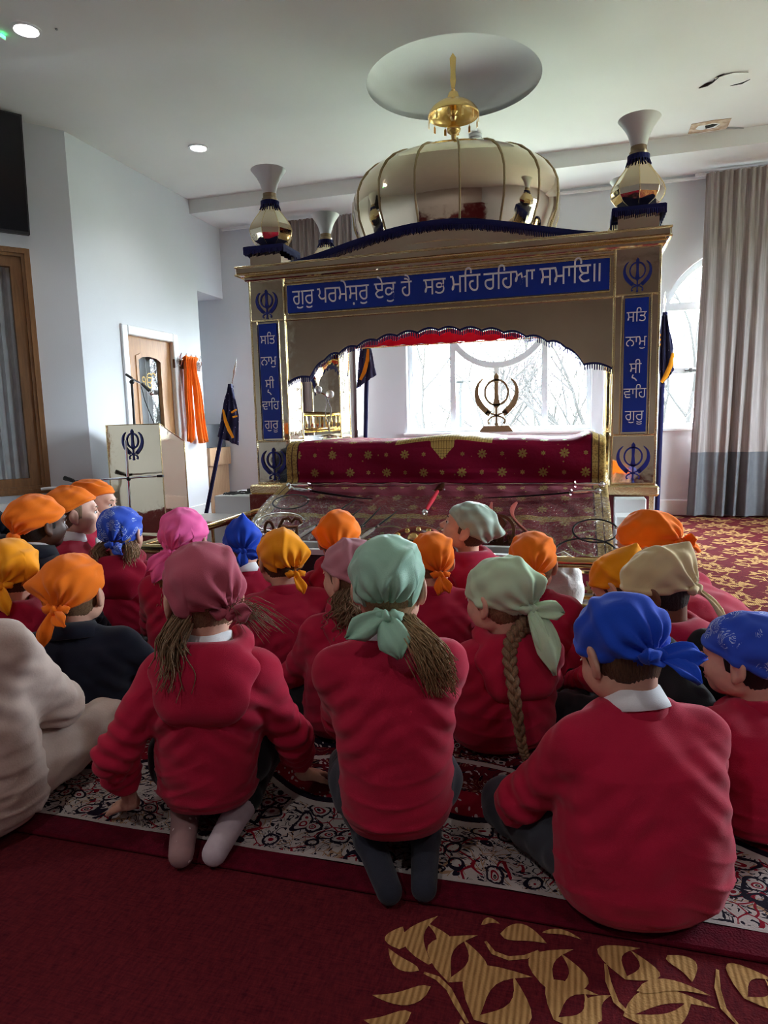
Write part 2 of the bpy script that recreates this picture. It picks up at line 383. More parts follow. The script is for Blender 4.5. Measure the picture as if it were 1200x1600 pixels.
# door
b = MB()
y0, y1, zt = DOOR
for q in ((y0-.075, y0+.02, 0, zt+.075), (y1-.02, y1+.075, 0, zt+.075), (y0+.02, y1-.02, zt-.02, zt+.075)):
    b.box(LX-.02, LX+.022, q[0], q[1], q[2], q[3], bev=.008)
    b.box(LX-.165, LX-.02, q[0]+.05 if q[0] < y0 else q[0], q[1]-.05 if q[1] > y1 else q[1], q[2], min(q[3], zt+.0))
structure(b.build('trim_door', WHITE))
dr = thing('door_1', '', ''); del dr['label'], dr['category']; structure(dr)
gl = [(6.06, .5), (6.47, .5), (6.47, 1.80), (6.40, 1.83), (6.265, 1.845), (6.13, 1.83), (6.06, 1.80)]
dl = MB(); dl.prism([(y0+.02, .005), (y1-.02, .005), (y1-.02, zt-.022), (y0+.02, zt-.022)], YZ, LX-.075, LX-.03, [gl]); dl.build('door_leaf', OAK, dr, smooth=False)
g2 = [(6.265+(u-6.265)*.93, 1.17+(v-1.17)*.97) for u, v in gl]
MB().prism([(6.265+(u-6.265)*1.12, 1.17+(v-1.17)*1.03) for u, v in gl], YZ, LX-.032, LX-.022, [g2]).build('door_bead', OAK, dr, smooth=False)
MB().prism(gl, YZ, LX-.055, LX-.05).build('door_glass', GLASS, dr)
CURT = fabric('pale_curtain', (.52, .52, .54, 1))
b = MB(); b.grid([[(LX-.115+.018*math.sin(i*1.1)+.008*math.sin(i*2.7), 5.79+i*.0205, z) for i in range(46)] for z in (0.02, 1, 2.0)]); tag(b.build('door_curtain', CURT), 'pale grey curtain hanging behind the oak door glass', 'curtain')
b = MB(); b.box(-5.2, -5.15, 5.5, 6.95, 0, 2.5); structure(b.build('wall_corridor', WALL, smooth=False))
# timber window on the splay
w_ = thing('window_7', '', ''); del w_['label'], w_['category']; structure(w_)
u0, u1, z0, z1 = WF
b = MB(); rect = lambda a, c, e, f: [(a, e), (c, e), (c, f), (a, f)]
b.prism(rect(u0, u1, z0, z1), SPL, -.05, .03, [rect(u0+.07, u1-.07, z0+.07, z1-.07)])
b.prism(rect(u0+.02, u1-.02, z0+.02, z1-.02), SPL, -.05, .045, [rect(u0+.045, u1-.045, z0+.045, z1-.045)])
b.prism(rect(u0+.06, u1-.06, z0+.06, z1-.06), SPL, -.05, .005, [rect(u0+.155, u1-.155, z0+.14, z1-.155)])
b.build('window_frame', OAKD, w_, smooth=False)
MB().prism(rect(u0+.1, u1-.1, z0+.1, z1-.1), SPL, -.03, -.024).build('window_pane', GLASS, w_)
b = MB(); b.grid([[Vector(SPL(.2+i*.02, z, -.10+.02*math.sin(i*1.3)+.012*math.sin(i*3.1))) for i in range(70)] for z in (.6, 1.5, 2.56)])
tag(b.build('window_curtain', CURT), 'grey curtain behind the brown timber window at the left edge', 'curtain')
structure(MB().prism(rect(-.1, 2.2, 0, 4.0), SPL, -.75, -.70).build('wall_lobby', WALL, smooth=False))
# ---------------------------------------------------------------- floor: carpet with woven leaves
CARP = mat('maroon_carpet', fn=lambda C: dict(color=mix((noise(vec(C.x*22, C.y*5), 6, 3, .7)*.6+noise(vec(C.x*8, C.y*90), 3, 2)*.4).step(.3, .72), L(60, 10, 24), L(112, 34, 40)), bump=noise(C.obj, 220, 2), bs=.5, bd=.004), rough=.95, spec=.1)
LEAF = mat('gold_carpet_pile', fn=lambda C: dict(color=mix((noise(vec(C.x*60, C.y*8), 3, 2)*.5+(C.x*520).sin()*.2+.3).step(.3, .75), L(140, 102, 62), L(190, 150, 98)), bump=noise(C.obj, 220, 2), bs=.5, bd=.004), rough=.95, spec=.1)
fl = MB(); fl.box(-5.8, RIGHT_X+.3, -3.2, REAR_Y+.3, -.05, 0)
def leafpoly(cx, cy, L_, W_, a, bend=0, cut=0):
    n = 9; top = []; bot = []
    for i in range(n+1):
        t = i/n; w = W_*math.sin(PI*t**.8)**.85*(1-.25*t); y = bend*math.sin(PI*t)
        top.append((t*L_, y+w/2)); bot.append((t*L_, y-w/2+cut*W_*math.sin(PI*t)))
    p = top+bot[::-1][1:-1]; c, s = math.cos(a), math.sin(a)
    return [(cx+x*c-y*s, cy+x*s+y*c) for x, y in p]
def strip2(pts, w):
    n = len(pts); A_, B_ = [], []
    for i in range(n):
        a, c = Vector(pts[max(i-1, 0)]), Vector(pts[min(i+1, n-1)]); t = (c-a).normalized(); k = Vector((-t.y, t.x))*w/2*(1 if 0 < i < n-1 else .5); A_.append(tuple(Vector(pts[i])+k)); B_.append(tuple(Vector(pts[i])-k))
    return A_+B_[::-1]
def add_leaf(p):
    tri = tessellate_polygon([[Vector((a, b_, 0)) for a, b_ in p]]); fl.add([(a, b_, .0008+.000012*(len(fl.f) % 97)) for a, b_ in p], [tuple(t) for t in tri], 1)
TILE = []   # one repeat of the woven pattern, about .62 m
rl = random.Random(4)
for st in ((.02, .02, 1.15), (.34, .0, 1.75), (.20, .30, .75), (.50, .30, 1.9), (.05, .34, 2.4)):
    x, y, a = st
    for k in range(5):
        TILE.append(leafpoly(x, y, .078, .013, a, .008)); x += .060*math.cos(a); y += .060*math.sin(a); a += .36 if st[0] < .3 else -.36
        s = 1 if k % 2 else -1
        TILE.append(leafpoly(x+.016*math.cos(a+s*1.2), y+.016*math.sin(a+s*1.2), .100+.03*rl.random(), .054, a+s*(.75+.3*rl.random()), .018*s, .45 if k % 3 == 0 else 0))
        if k % 2 == 0: TILE.append(leafpoly(x-.02*s, y+.01, .085, .026, a-s*1.1, .02*s, 0))
FG = lambda x, y: onp('Z', 560+x/1.875, 1380+y/1.875, 0)
for (xa, ya, xb, yb, wd, ct) in ((205, 240, 215, 95, 78, .4), (120, 195, 130, 128, 48, 0), (178, 258, 88, 192, 30, 0), (212, 305, 40, 330, 46, .2), (262, 292, 332, 148, 92, .45), (155, 380, 15, 402, 42, .1), (338, 402, 492, 262, 110, .42), (415, 150, 552, 178, 62, .15), (538, 146, 655, 168, 16, 0), (572, 328, 612, 188, 84, .42), (782, 284, 812, 186, 84, .45), (905, 212, 978, 292, 62, .2), (815, 318, 1032, 332, 46, .3), (775, 390, 1034, 345, 66, .35), (572, 402, 692, 318, 84, .4), (1130, 340, 1215, 280, 84, .35), (360, 122, 415, 120, 18, 0), (355, 450, 300, 400, 50, .2), (700, 410, 740, 330, 50, .3)):
    a_, c_ = FG(xa, ya), FG(xb, yb); dd_ = c_-a_; W_ = wd*.00108; an_ = math.atan2(dd_.y, dd_.x)
    for q in ([leafpoly(a_.x, a_.y, dd_.length, W_*.62, an_-.10, W_*.52), leafpoly(a_.x, a_.y, dd_.length*.84, W_*.5, an_+.10, -W_*.46)] if ct > .3 else [leafpoly(a_.x, a_.y, dd_.length, W_, an_, .012, ct)]): add_leaf(q)
for st in ([(192, 264), (232, 280), (265, 312), (290, 360), (320, 412)], [(372, 172), (395, 205), (440, 222), (490, 218), (528, 200)], [(724, 238), (732, 290), (755, 350), (800, 392)], [(1052, 255), (1052, 310), (1070, 370), (1110, 415)], [(480, 320), (460, 370), (420, 412)]):
    add_leaf(strip2([tuple(FG(*q))[:2] for q in st], .011))
for i in range(0, 12):
    for j in range(3, 20):
        ox, oy = -.31+i*.43, j*.43+.215*(i % 2)
        if oy > REAR_Y: continue
        for p in TILE:
            q = [(ox+a*.82, oy+b_*.82) for a, b_ in p]
            if min(v[1] for v in q) > 1.5 and min(v[0] for v in q) > -.33 and max(v[0] for v in q) < RIGHT_X-.05 and max(v[1] for v in q) < REAR_Y-.05: add_leaf(q)
structure(fl.build('floor', [CARP, LEAF], smooth=False, normals=False))
# ---------------------------------------------------------------- persian rug
def rug_fn(C):
    X = (C.x+.9).abs(); Y = C.y                        # mirrored about the middle
    wob = (noise(C.obj, 3, 1)-.5)*.05
    d = (Y-1.45).min(2.35-X).min(3.38-Y)               # distance to the nearest edge
    P_ = vec(X, Y)
    X0, Y0 = X, Y; wx = noise(vec(X, Y, 1.0), 7, 2)-.5; wy = noise(vec(X, Y, 8.0), 7, 2)-.5; X = X+wx*.10; Y = Y+wy*.10; P_ = vec(X, Y)
    v1 = voro(P_, 15); vv = voro(vec(X*1.9+Y*1.1, Y*.8-X*.4, 3.0), 30); vw = voro(vec(X*.6-Y*.6, Y*1.9+X*1.0, 7.0), 30); v3 = voro(vec(X, Y, 5.0), 20, 'DISTANCE_TO_EDGE'); v4 = voro(vec(X, Y, 9.0), 34, 'DISTANCE_TO_EDGE')
    swirl = ((noise(P_, 8, 2, dist=1.6)*44).sin()); sw2 = ((noise(vec(X, Y, 4.0), 7, 1, dist=2.0)*30).sin())
    petals = (vv.lt(.24)+vw.lt(.22)).clamp()*noise(vec(X, Y, 2.0), 4, 1).gt(.44); flower = (petals+v1.lt(.22)).clamp()
    vine = swirl.abs().lt(.2)
    ivory, black, red, dred, tan = L(172, 162, 160), L(24, 18, 34), L(122, 14, 34), L(84, 8, 26), L(150, 118, 92)
    # field: red ground, ivory/dark flowers
    field = mix(sw2.gt(.86), dred, black); field = mix(vine*noise(P_, 5, 2).gt(.5), field, tan); field = mix(flower, field, ivory); field = mix(v1.lt(.15), field, black); field = mix(v1.lt(.09), field, red); field = mix(v1.lt(.04), field, ivory)
    # border: ivory ground, black and red scrolls
    bord = mix(v4.lt(.035)*noise(P_, 6, 1).gt(.48), ivory, tan); bord = mix(swirl.abs().lt(.34)*sw2.gt(-.6), bord, black); bord = mix(v3.lt(.04)*noise(P_, 9, 1).gt(.52), bord, red); bord = mix(vw.lt(.26), bord, black); bord = mix(vw.lt(.12), bord, ivory); bord = mix(v1.lt(.40)*(v1*40).sin().gt(-.3), bord, black); bord = mix(v1.lt(.26), bord, ivory); bord = mix(v1.lt(.2)*(v1*50).sin().gt(0), bord, red); bord = mix(v1.lt(.08), bord, black); bord = mix(v1.lt(.04), bord, tan)
    X, Y = X0, Y0
    lob = d + (X*7.5).sin().abs()*.10                    # scalloped inner edge of the border
    col = mix(lob.gt(.34), bord, field)
    edge = (lob-.33).abs().lt(.012); col = mix(edge, col, ivory); col = mix((lob-.355).abs().lt(.012), col, black)
    band = (lob-.43).abs().lt(.06); col = mix(band, col, mix(vv.lt(.25), red, ivory))
    col = mix((d-.45-.12*(X*3.2).sin()).abs().lt(.012), col, ivory)
    med = ((X/1.0).pow(2)+((Y-2.4)/.6).pow(2)).sqrt() + wob
    col = mix((med-.62).abs().lt(.05), col, mix(vv.lt(.3), black, ivory)); col = mix((med-.45).abs().lt(.03), col, ivory)
    col = mix(d.lt(.012), col, ivory)
    return dict(color=col, bump=noise(C.obj, 260, 2), bs=.4, bd=.004)
RUG = mat('persian_rug_pile', fn=rug_fn, rough=.95, spec=.1)
RUGE = mat('maroon_rug_edge', fn=lambda C: dict(color=mix(noise(C.obj, 40, 3), L(54, 5, 20), L(104, 14, 36)), bump=noise(C.obj, 200, 2), bs=.4), rough=.95, spec=.1)
rg = thing('persian_rug', 'red, ivory and black persian rug the children sit on', 'rug', (0, 0, 0))
b = MB(); n = 80
P = [[(-3.25+4.7*i/n, y, .012+.0015*math.sin(i*.9+y*3)) for i in range(n+1)] for y in np.linspace(1.45, 3.38, 30)]
b.grid(P); b.build('rug_pile', RUG, rg)
b = MB(); b.box(-3.33, 1.53, 1.37, 1.45, .0, .014, bev=.005); b.box(-3.33, 1.53, 3.38, 3.43, 0, .013, bev=.005); b.box(-3.33, -3.25, 1.45, 3.38, 0, .013, bev=.005); b.box(1.45, 1.53, 1.45, 3.38, 0, .013, bev=.005)
b.build('rug_border', RUGE, rg)
# ---------------------------------------------------------------- curtains
def curtain_col(C):
    z = C.z; c = mix(noise(vec(C.x*40, C.y*40, C.z*.6), 3, 2).step(.3, .7), L(128, 118, 116), L(160, 150, 147))
    return dict(color=mix(z.lt(.69), c, mix(noise(C.obj, 12, 2), L(74, 76, 82), L(96, 98, 104))), bump=noise(vec(C.x*160, C.y*160, C.z*10), 3, 2), bs=.1)
CURTM = mat('beige_and_grey_curtain', fn=curtain_col, rough=.55, sheen=.2)
def big_curtain(x0, x1, label, inner, seed, spread):
    n = 260; rows = []; rr = random.Random(seed); ph = [rr.random()*6 for _ in range(8)]
    t = thing('curtain', label, 'curtain', ((x0+x1)/2, REAR_Y-.2, 0), 0, 'curtains at the arched windows'); cx = (x0+x1)/2
    for k in range(31):
        z = .03+3.41*k/30; h = k/30
        row = []
        for i in range(n+1):
            s = i/n; amp = .018+.045*(1-h)**.8
            u = s*1.0
            f = math.sin(u*62+ph[0]+.8*math.sin(u*9+ph[1]))*(.5+.5*(1-h)*math.sin(u*17+ph[2])) + .6*math.sin(u*31+ph[3]+h*1.2)*(1-h)+(.8*math.sin(u*120+ph[5])*max(0, h-.75)*4)
            wdt = (x1-x0); x = x0+wdt*s + inner*spread*math.sin(min(1, (1-h)*1.3)*PI)*(1-s if inner < 0 else s)*.0
            edge = spread*(1-h)**1.5
            x = x0-(edge if inner < 0 else 0) + (wdt+edge)*s
            row.append((x-cx, amp*f, z))
        rows.append(row)
    b = MB(); b.grid(rows); o = b.build('curtain_cloth', CURTM, t, angle=3)
    h = MB()
    for i in range(16): h.tube([(x0-cx+(x1-x0)*i/15, .0, 3.43), (x0-cx+(x1-x0)*i/15, 0.05, 3.46), (x0-cx+(x1-x0)*i/15, .09, 3.455)], .004, 5)
    h.build('curtain_hook', WHITE, t)
big_curtain(1.19, 2.35, 'long beige curtain with grey bottom band by the right arched window', -1, 3, .07)
big_curtain(-3.42, -2.5, 'pale curtain behind the left columns of the gold canopy', 1, 5, .0)
structure(MB().box(-4.2, -2.2, REAR_Y-.12, REAR_Y-.09, 3.44, 3.47).build('trim_3', WHITE)); structure(MB().box(1.1, 2.5, REAR_Y-.12, REAR_Y-.09, 3.44, 3.47).build('trim_4', WHITE))
# ---------------------------------------------------------------- ceiling fittings
LEDM = mat('led_disc', (1, 1, 1, 1), .5, emit=((1, .98, .94, 1), 9), bump=(4, .01))
for i, (x, y) in enumerate(DOWNLIGHTS_AND_FILLS[:2]):
    t = thing('ceiling_downlight', ['round lit downlight in the ceiling above the oak door', 'round lit downlight at the top left corner of the ceiling'][i], 'light', (x, y, CEIL_Z), 0, 'ceiling downlights')
    MB().lathe([(.075, -.001), (.092, -.004), (.095, -.012), (.075, -.014), (.07, -.008)], 32, cap=False).build('light_rim', WHITE, t); MB().lathe([(.0001, -.006), (.074, -.006), (.074, -.002), (.0001, -.002)], 32).build('light_disc', LEDM, t)
t = thing('smoke_detector', 'small white round detector on the ceiling behind the dome finial', 'detector', (-.929, 6.52, CEIL_Z))
MB().lathe([(.058, 0), (.06, -.025), (.055, -.03), (.052, -.07), (.03, -.08), (.001, -.082)], 24).build('detector_body', WHITE, t); MB().lathe([(.061, -.028), (.062, -.034), (.053, -.036)], 24, cap=False).build('detector_ring', mat('grey_plastic', (.3, .3, .31, 1), .5, bump=(30, .05)), t)
t = thing('ceiling_sensor', 'tiny grey sensor on the ceiling beside the corner downlight', 'sensor', (-3.256, 3.97, CEIL_Z)); MB().lathe([(.008, 0), (.009, -.006), (.001, -.009)], 12).build('sensor_cap', MATS['grey_plastic'], t)
t = thing('exit_indicator', 'small green light at the top left edge of the ceiling', 'light', (-3.64, 3.903, CEIL_Z)); MB().box(-.03, .02, -.03, .03, -.03, 0, bev=.004).build('indicator_body', WHITE, t)
MB().box(.02, .028, -.02, .02, -.024, -.008, bev=.003).build('indicator_lamp', mat('green_lamp', (.05, .6, .2, 1), .4, emit=((.05, .9, .25, 1), 2.5), bump=(5, .01)), t)
# damaged plaster
PLB = mat('bare_plasterboard', fn=lambda C: mix(noise(C.obj, 14, 4).step(.4, .6), L(168, 140, 116), L(206, 186, 166)), rough=.9)
DARK = mat('dark_void', (.02, .018, .016, 1), .9, bump=(30, .1))
a0 = onp('Z', 1107, 197, CEIL_Z)
t = thing('ceiling_hole', 'rectangular torn hole in the ceiling plaster above the curtain', 'hole', (a0.x, a0.y, CEIL_Z), -.05)
MB().prism([(-.15, -.11), (.02, -.125), (.17, -.11), (.165, .10), (.05, .115), (-.16, .10)], lambda u, v, w: (u, v, w), -.006, -.001, [[(-.09, -.05), (.05, -.06), (.10, -.02), (.06, .05), (-.05, .06), (-.11, .02)]]).build('torn_edge', PLB, t, smooth=False)
MB().prism([(-.09, -.05), (.05, -.06), (.10, -.02), (.06, .05), (-.05, .06), (-.11, .02)], lambda u, v, w: (u, v, w), -.004, -.0015).build('loose_plaster', WHITE, t, smooth=False)
MB().prism([(-.03, -.03), (.03, -.045), (.07, -.02), (.03, .02), (-.02, .03)], lambda u, v, w: (u, v, w), -.008, -.004).build('dark_gap', DARK, t, smooth=False)
MB().tube([(.16, .09, -.003), (.3, .16, -.003), (.45, .3, -.003)], [.01, .006, .002], 5).build('plaster_crack', MATS['grey_plastic'], t)
a0 = onp('Z', 1137, 122, CEIL_Z)
t = thing('ceiling_patch', 'cracked peeling oval of paint in the ceiling at the upper right', 'damage', (a0.x, a0.y, CEIL_Z))
b = MB(); b.prism([(-.10, -.06), (.02, -.10), (.13, -.06), (.15, .04), (.05, .11), (-.05, .09)], lambda u, v, w: (u, v, w+.02*u-.004), -.008, -.004); b.build('peeling_paint', CEILM, t)
b = MB(); b.tube([(-.19, .09, -.006), (-.14, .04, -.008), (-.105, .01, -.01), (-.08, -.06, -.008), (-.04, -.10, -.006)], [.003, .014, .006, .008, .002], 5); b.tube([(.04, .12, -.01), (.12, .10, -.012), (.17, .06, -.008)], [.002, .006, .002], 5)
b.build('paint_crack', DARK, t)
# ---------------------------------------------------------------- wall things at left
tv = thing('wall_television', 'black flat television high on the wall at the left edge', 'television', tuple(S0+SD*.36+SN*.05+Vector((0, 0, 2.72))))
tvp = lambda u, v, w: tuple(SD*u+SN*(w+.12*(v/.96)*.8)+Vector((0, 0, v)))
MB().prism([(0, 0), (1.6, 0), (1.6, .91), (0, .91)], tvp, 0, .05).build('television_case', BLACK, tv, smooth=False)
MB().prism([(.012, .02), (1.588, .02), (1.588, .898), (.012, .898)], tvp, .0505, .052).build('television_screen', mat('dark_screen', (.006, .007, .01, 1), .08, bump=(3, .01)), tv, smooth=False)
MB().prism([(.6, .2), (1, .2), (1, .6), (.6, .6)], tvp, -.09, 0).build('television_bracket', BLACK, tv, smooth=False)
rd = thing('white_radiator', 'white radiator and bent pipe below the timber window', 'radiator', tuple(S0+SD*.16+SN*.06))
rp_ = lambda u, v, w: tuple(SD*u+SN*w+Vector((0, 0, v)))
b = MB(); b.prism([(0, .1), (.9, .1), (.9, .48), (0, .48)], rp_, 0, .06)
for k in range(18): b.prism([(.03+k*.048, .12), (.06+k*.048, .12), (.06+k*.048, .46), (.03+k*.048, .46)], rp_, .06, .068)
b.build('radiator_panel', WHITE, rd, smooth=False)
b = MB(); b.tube([rp_(.02, .47, .05), rp_(.03, .50, .06), rp_(.10, .54, .08), rp_(.17, .585, .08), rp_(.24, .59, .08), rp_(.30, .585, .05)], .013, 10); b.build('radiator_pipe', WHITE, rd)
# coat rack with hooks and orange scarf
ORANGE = fabric('orange_cotton', L(232, 112, 22), .15)
ck = thing('coat_rack', 'dark wooden coat hook rail on the wall beside the oak door', 'coat rack', (LX, 6.92, 1.79))
MB().box(0, .022, -.27, .27, -.055, .04, bev=.005).build('rack_board', mat('dark_stained_wood', fn=wood_fn(L(60, 30, 20), L(96, 52, 34), 'y'), rough=.4), ck)
for i in range(5):
    y = -.2+i*.1; hk = MB(); hk.tube([(.022, y, -.02), (.05, y, -.03), (.07, y, .0), (.075, y, .03)], .005, 6); hk.tube([(.022, y, .0), (.04, y, .03), (.055, y, .07), (.07, y, .10)], .005, 6); hk.ball((.076, y, .035), .009, 8, 6); hk.ball((.071, y, .104), .009, 8, 6); hk.build('hook', CHROME, ck)
os_ = thing('orange_scarf', 'long orange cloth hanging from the coat hooks beside the oak door', 'scarf', (LX+.03, 6.88, 0))
def hang(y0, y1, ye0, ye1, z0, z1, seed):
    rr = random.Random(seed); rows = []
    for k in range(25):
        t = k/24; z = z0+(z1-z0)*t; row = []
        for i in range(19):
            s = i/18; a = y0+(y1-y0)*s; e = ye0+(ye1-ye0)*s
            row.append((.05+.022*math.sin(s*15+seed+t*1.5)+.01*math.sin(s*31+t*4), a+(e-a)*t**1.2+.008*math.sin(t*9+seed), z+.012*math.sin(s*9+seed)*(k == 24)))
        rows.append(row)
    return rows
b = MB(); b.grid(hang(-.13, -.02, -.15, -.01, 1.86, .92, 1)); b.grid(hang(.0, .10, .10, .25, 1.87, .905, 4))
b.grid([[(.03+.05*math.sin(PI*j/6), -.14+.27*i/10, 1.80+.07*math.sin(PI*j/6*.8)+.008*math.sin(i*1.7)) for i in range(11)] for j in range(7)])
o = b.build('scarf_cloth', ORANGE, os_, angle=3); md = o.modifiers.new('thick', 'SOLIDIFY'); md.thickness = .006
# alcove: cupboard and grey box
cb = thing('wooden_cupboard', 'light wood cupboard in the alcove beside the leaning flag', 'cupboard', (-4.62, 7.56, 0))
MB().box(-.3, .3, -.24, .24, 0, .60, bev=.004).build('cupboard_body', mat('beech', fn=wood_fn(L(176, 140, 106), L(200, 166, 132)), rough=.5), cb); MB().box(-.31, .33, -.26, .26, .60, .82, bev=.004).build('cupboard_top', MATS['beech'], cb)
gb = thing('grey_box', 'dark grey box standing on the wooden cupboard in the alcove', 'box', (-4.62, 7.56, .82)); MB().box(-.3, .27, -.25, .25, 0, .29, bev=.006).build('box_body', mat('grey_slate', fn=lambda C: mix(noise(C.obj, 6, 3), L(52, 55, 62), L(74, 78, 84)), rough=.5), gb)
# ---------------------------------------------------------------- outside
BARK = mat('grey_bark', fn=lambda C: dict(color=mix(noise(C.obj, 6, 3), L(24, 22, 22), L(38, 35, 34)), bump=noise(C.obj, 20, 3), bs=.4), rough=.9)
def bare_tree(name, label, loc, h, seed, group='bare trees outside'):
    rr = random.Random(seed); b = MB()
    def grow(p, d, ln, r, depth):
        n = 4; path = [p]; rad = [r]
        for i in range(n):
            d = (d+Vector((rr.uniform(-.18, .18), rr.uniform(-.18, .18), rr.uniform(-.02, .16)))).normalized(); p = p+d*ln/n; path.append(p); rad.append(r*(1-.4*(i+1)/n))
        b.tube(path, rad, 7 if depth > 3 else 5 if depth > 1 else 4)
        if depth == 0: return
        for k in range(3 if depth > 1 else 3):
            q = path[-1] if k == 0 else path[rr.randint(2, n)]
            a = rr.uniform(0, 2*PI); sp = rr.uniform(.35, .85) if k else .25
            e = Vector((math.cos(a), math.sin(a), .2)); nd = (d*(1-sp*.6)+e*sp).normalized()
            grow(q, nd, ln*rr.uniform(.62, .86), r*.56, depth-1)
    grow(Vector((0, 0, 0)), Vector((rr.uniform(-.1, .1), 0, 1)), h*.34, h*.0155, 5)
    o = b.build(name, BARK); o.location = loc; tag(o, label, 'tree', group); return o
GZ = -3.0
bare_tree('bare_tree', 'bare leafless tree outside, behind the left pane of the wide window', (-2.75, 13.0, GZ), 7.4, 11)
bare_tree('bare_tree', 'bare leafless tree outside, just right of the lamp post', (-1.95, 15.0, GZ), 6.8, 5)
bare_tree('bare_tree', 'bare leafless tree outside, behind the right pane of the wide window', (.55, 14.5, GZ), 7.6, 8)
bare_tree('bare_tree', 'bare leafless tree outside the right arched window', (2.1, 13.0, GZ), 7.4, 21)
a0 = onp('Y', 718, 590, 16)
lp = thing('lamp_post', 'grey street lamp post outside, seen through the wide window', 'lamp post', (a0.x, 16, GZ))
SLATE = mat('painted_steel', L(16, 20, 26), .5, bump=(20, .05))
MB().lathe([(.13, 0), (.13, .6), (.10, .7), (.085, a0.z-GZ-.12)], 14).build('post', SLATE, lp); b = MB(); b.box(-.25, .28, -.1, .1, a0.z-GZ-.12, a0.z-GZ-.03, bev=.03); b.build('lamp_head', SLATE, lp)
a0 = onp('Y', 826, 632, 60); a1 = onp('Y', 826, 675, 60)
ms = thing('lattice_mast', 'pale steel lattice mast far away outside the wide window', 'mast', (a0.x, 60, -8)); b = MB(); hz = a0.z+8
for sx, sy in ((-1, -1), (1, -1), (1, 1), (-1, 1)): b.cyl((sx*1.1, sy*1.1, 0), (sx*.12, sy*.12, hz), .09, .05, 5)
for k in range(12):
    f0, f1 = k/12, (k+1)/12; w0, w1 = 1.1-.98*f0, 1.1-.98*f1
    for s in (-1, 1): b.cyl((s*w0, -w0, hz*f0), (-s*w1, -w1, hz*f1), .05, n=4)
b.build('mast_lattice', mat('hazy_steel', L(52, 62, 74), .6, bump=(3, .02)), ms)
structure(MB().box(-80, 80, 8.3, 140, GZ-.2, GZ).box(5, 80, -60, 8.3, GZ-.2, GZ).build('trim_ground', mat('outside_grass', fn=lambda C: mix(noise(C.obj, .6, 4), L(92, 100, 80), L(120, 124, 104)), rough=.95), smooth=False))
# ================================================================ GOLD CANOPY (palki)
PY, PX = 4.75, -.9425          # front face, middle
HW, PW = 1.4325, .272          # half width to the outside of the columns, column width
DEP = 1.45; PB = PY+DEP        # back face
pk = thing('gold_canopy', 'large mirror-gold ceremonial canopy with ribbed dome and blue lettered panels', 'canopy', (PX, PY, 0))
def strip(pts, ws):            # flat curved strip polygon from a centre line
    n = len(pts); L_, R_ = [], []
    for i in range(n):
        a = Vector(pts[max(i-1, 0)]); b_ = Vector(pts[min(i+1, n-1)]); t = (b_-a).normalized(); nn = Vector((-t.y, t.x)); p = Vector(pts[i])
        L_.append(tuple(p+nn*ws[i]/2)); R_.append(tuple(p-nn*ws[i]/2))
    return L_+R_[::-1]
def curve_pts(ctrl, n=14):     # catmull-rom through 2-D control points
    out = []; c = [Vector(p) for p in ctrl]; c = [c[0]*2-c[1]]+c+[c[-1]*2-c[-2]]
    for i in range(1, len(c)-2):
        for k in range(n):
            t = k/n; p0, p1, p2, p3 = c[i-1], c[i], c[i+1], c[i+2]
            out.append(.5*((2*p1)+(p2-p0)*t+(2*p0-5*p1+4*p2-p3)*t*t+(3*p1-p0-3*p2+p3)*t**3))
    out.append(c[-2]); return [tuple(p) for p in out]
def khanda(b, fn, w0, w1, W=1., mi=0):
    """emblem about 1 high centred at the origin in (u,v)"""
    b.prism(strip(curve_pts([(0, .50), (0, .46), (0, .36), (0, .1), (0, -.10), (0, -.19), (0, -.20)], 5), [.005]*1+[.03]*2+[.07]*2+[.10]*3+[.085]*6+[.075]*6+[.10]*4+[.13]*3+[.09]*4+[.02])[:] if False else
            [(0, .5), (.052, .43), (.04, .30), (.036, .14), (.05, 0), (.075, -.1), (.02, -.16), (.018, -.44), (-.018, -.44), (-.02, -.16), (-.075, -.1), (-.05, 0), (-.036, .14), (-.04, .30), (-.052, .43)], fn, w0, w1, mi=mi)
    b.prism(arc(0, .13, .255, 0, 2*PI, 40)[:-1], fn, w0, w1, [arc(0, .13, .215, 0, 2*PI, 40)[:-1]], mi=mi)
    for s in (-1, 1):
        pts = curve_pts([(.27*s, .40), (.375*s, .28), (.405*s, .10), (.335*s, -.08), (.20*s, -.22), (.13*s, -.27)], 7); n = len(pts)
        ws = [.012+.10*min(1, (i/(n-1))*1.7)**.8 for i in range(n)]
        b.prism(strip(pts, ws), fn, w0, w1, mi=mi)
        p2 = curve_pts([(.17*s, -.235), (0, -.30), (-.12*s, -.34), (-.175*s, -.40), (-.15*s, -.455)], 6); b.prism(strip(p2, [.03]*(len(p2)-3)+[.045, .055, .05]), fn, w0, w1, mi=mi)
        b.prism([(.18*s, -.19), (.235*s, -.27), (.205*s, -.29), (.15*s, -.215)], fn, w0, w1, mi=mi)
    b.prism(arc(0, -.465, .035, 0, 2*PI, 14)[:-1], fn, w0, w1, mi=mi)
def front(u, v, w): return (u, -w, v)          # local to the canopy: w towards the viewer
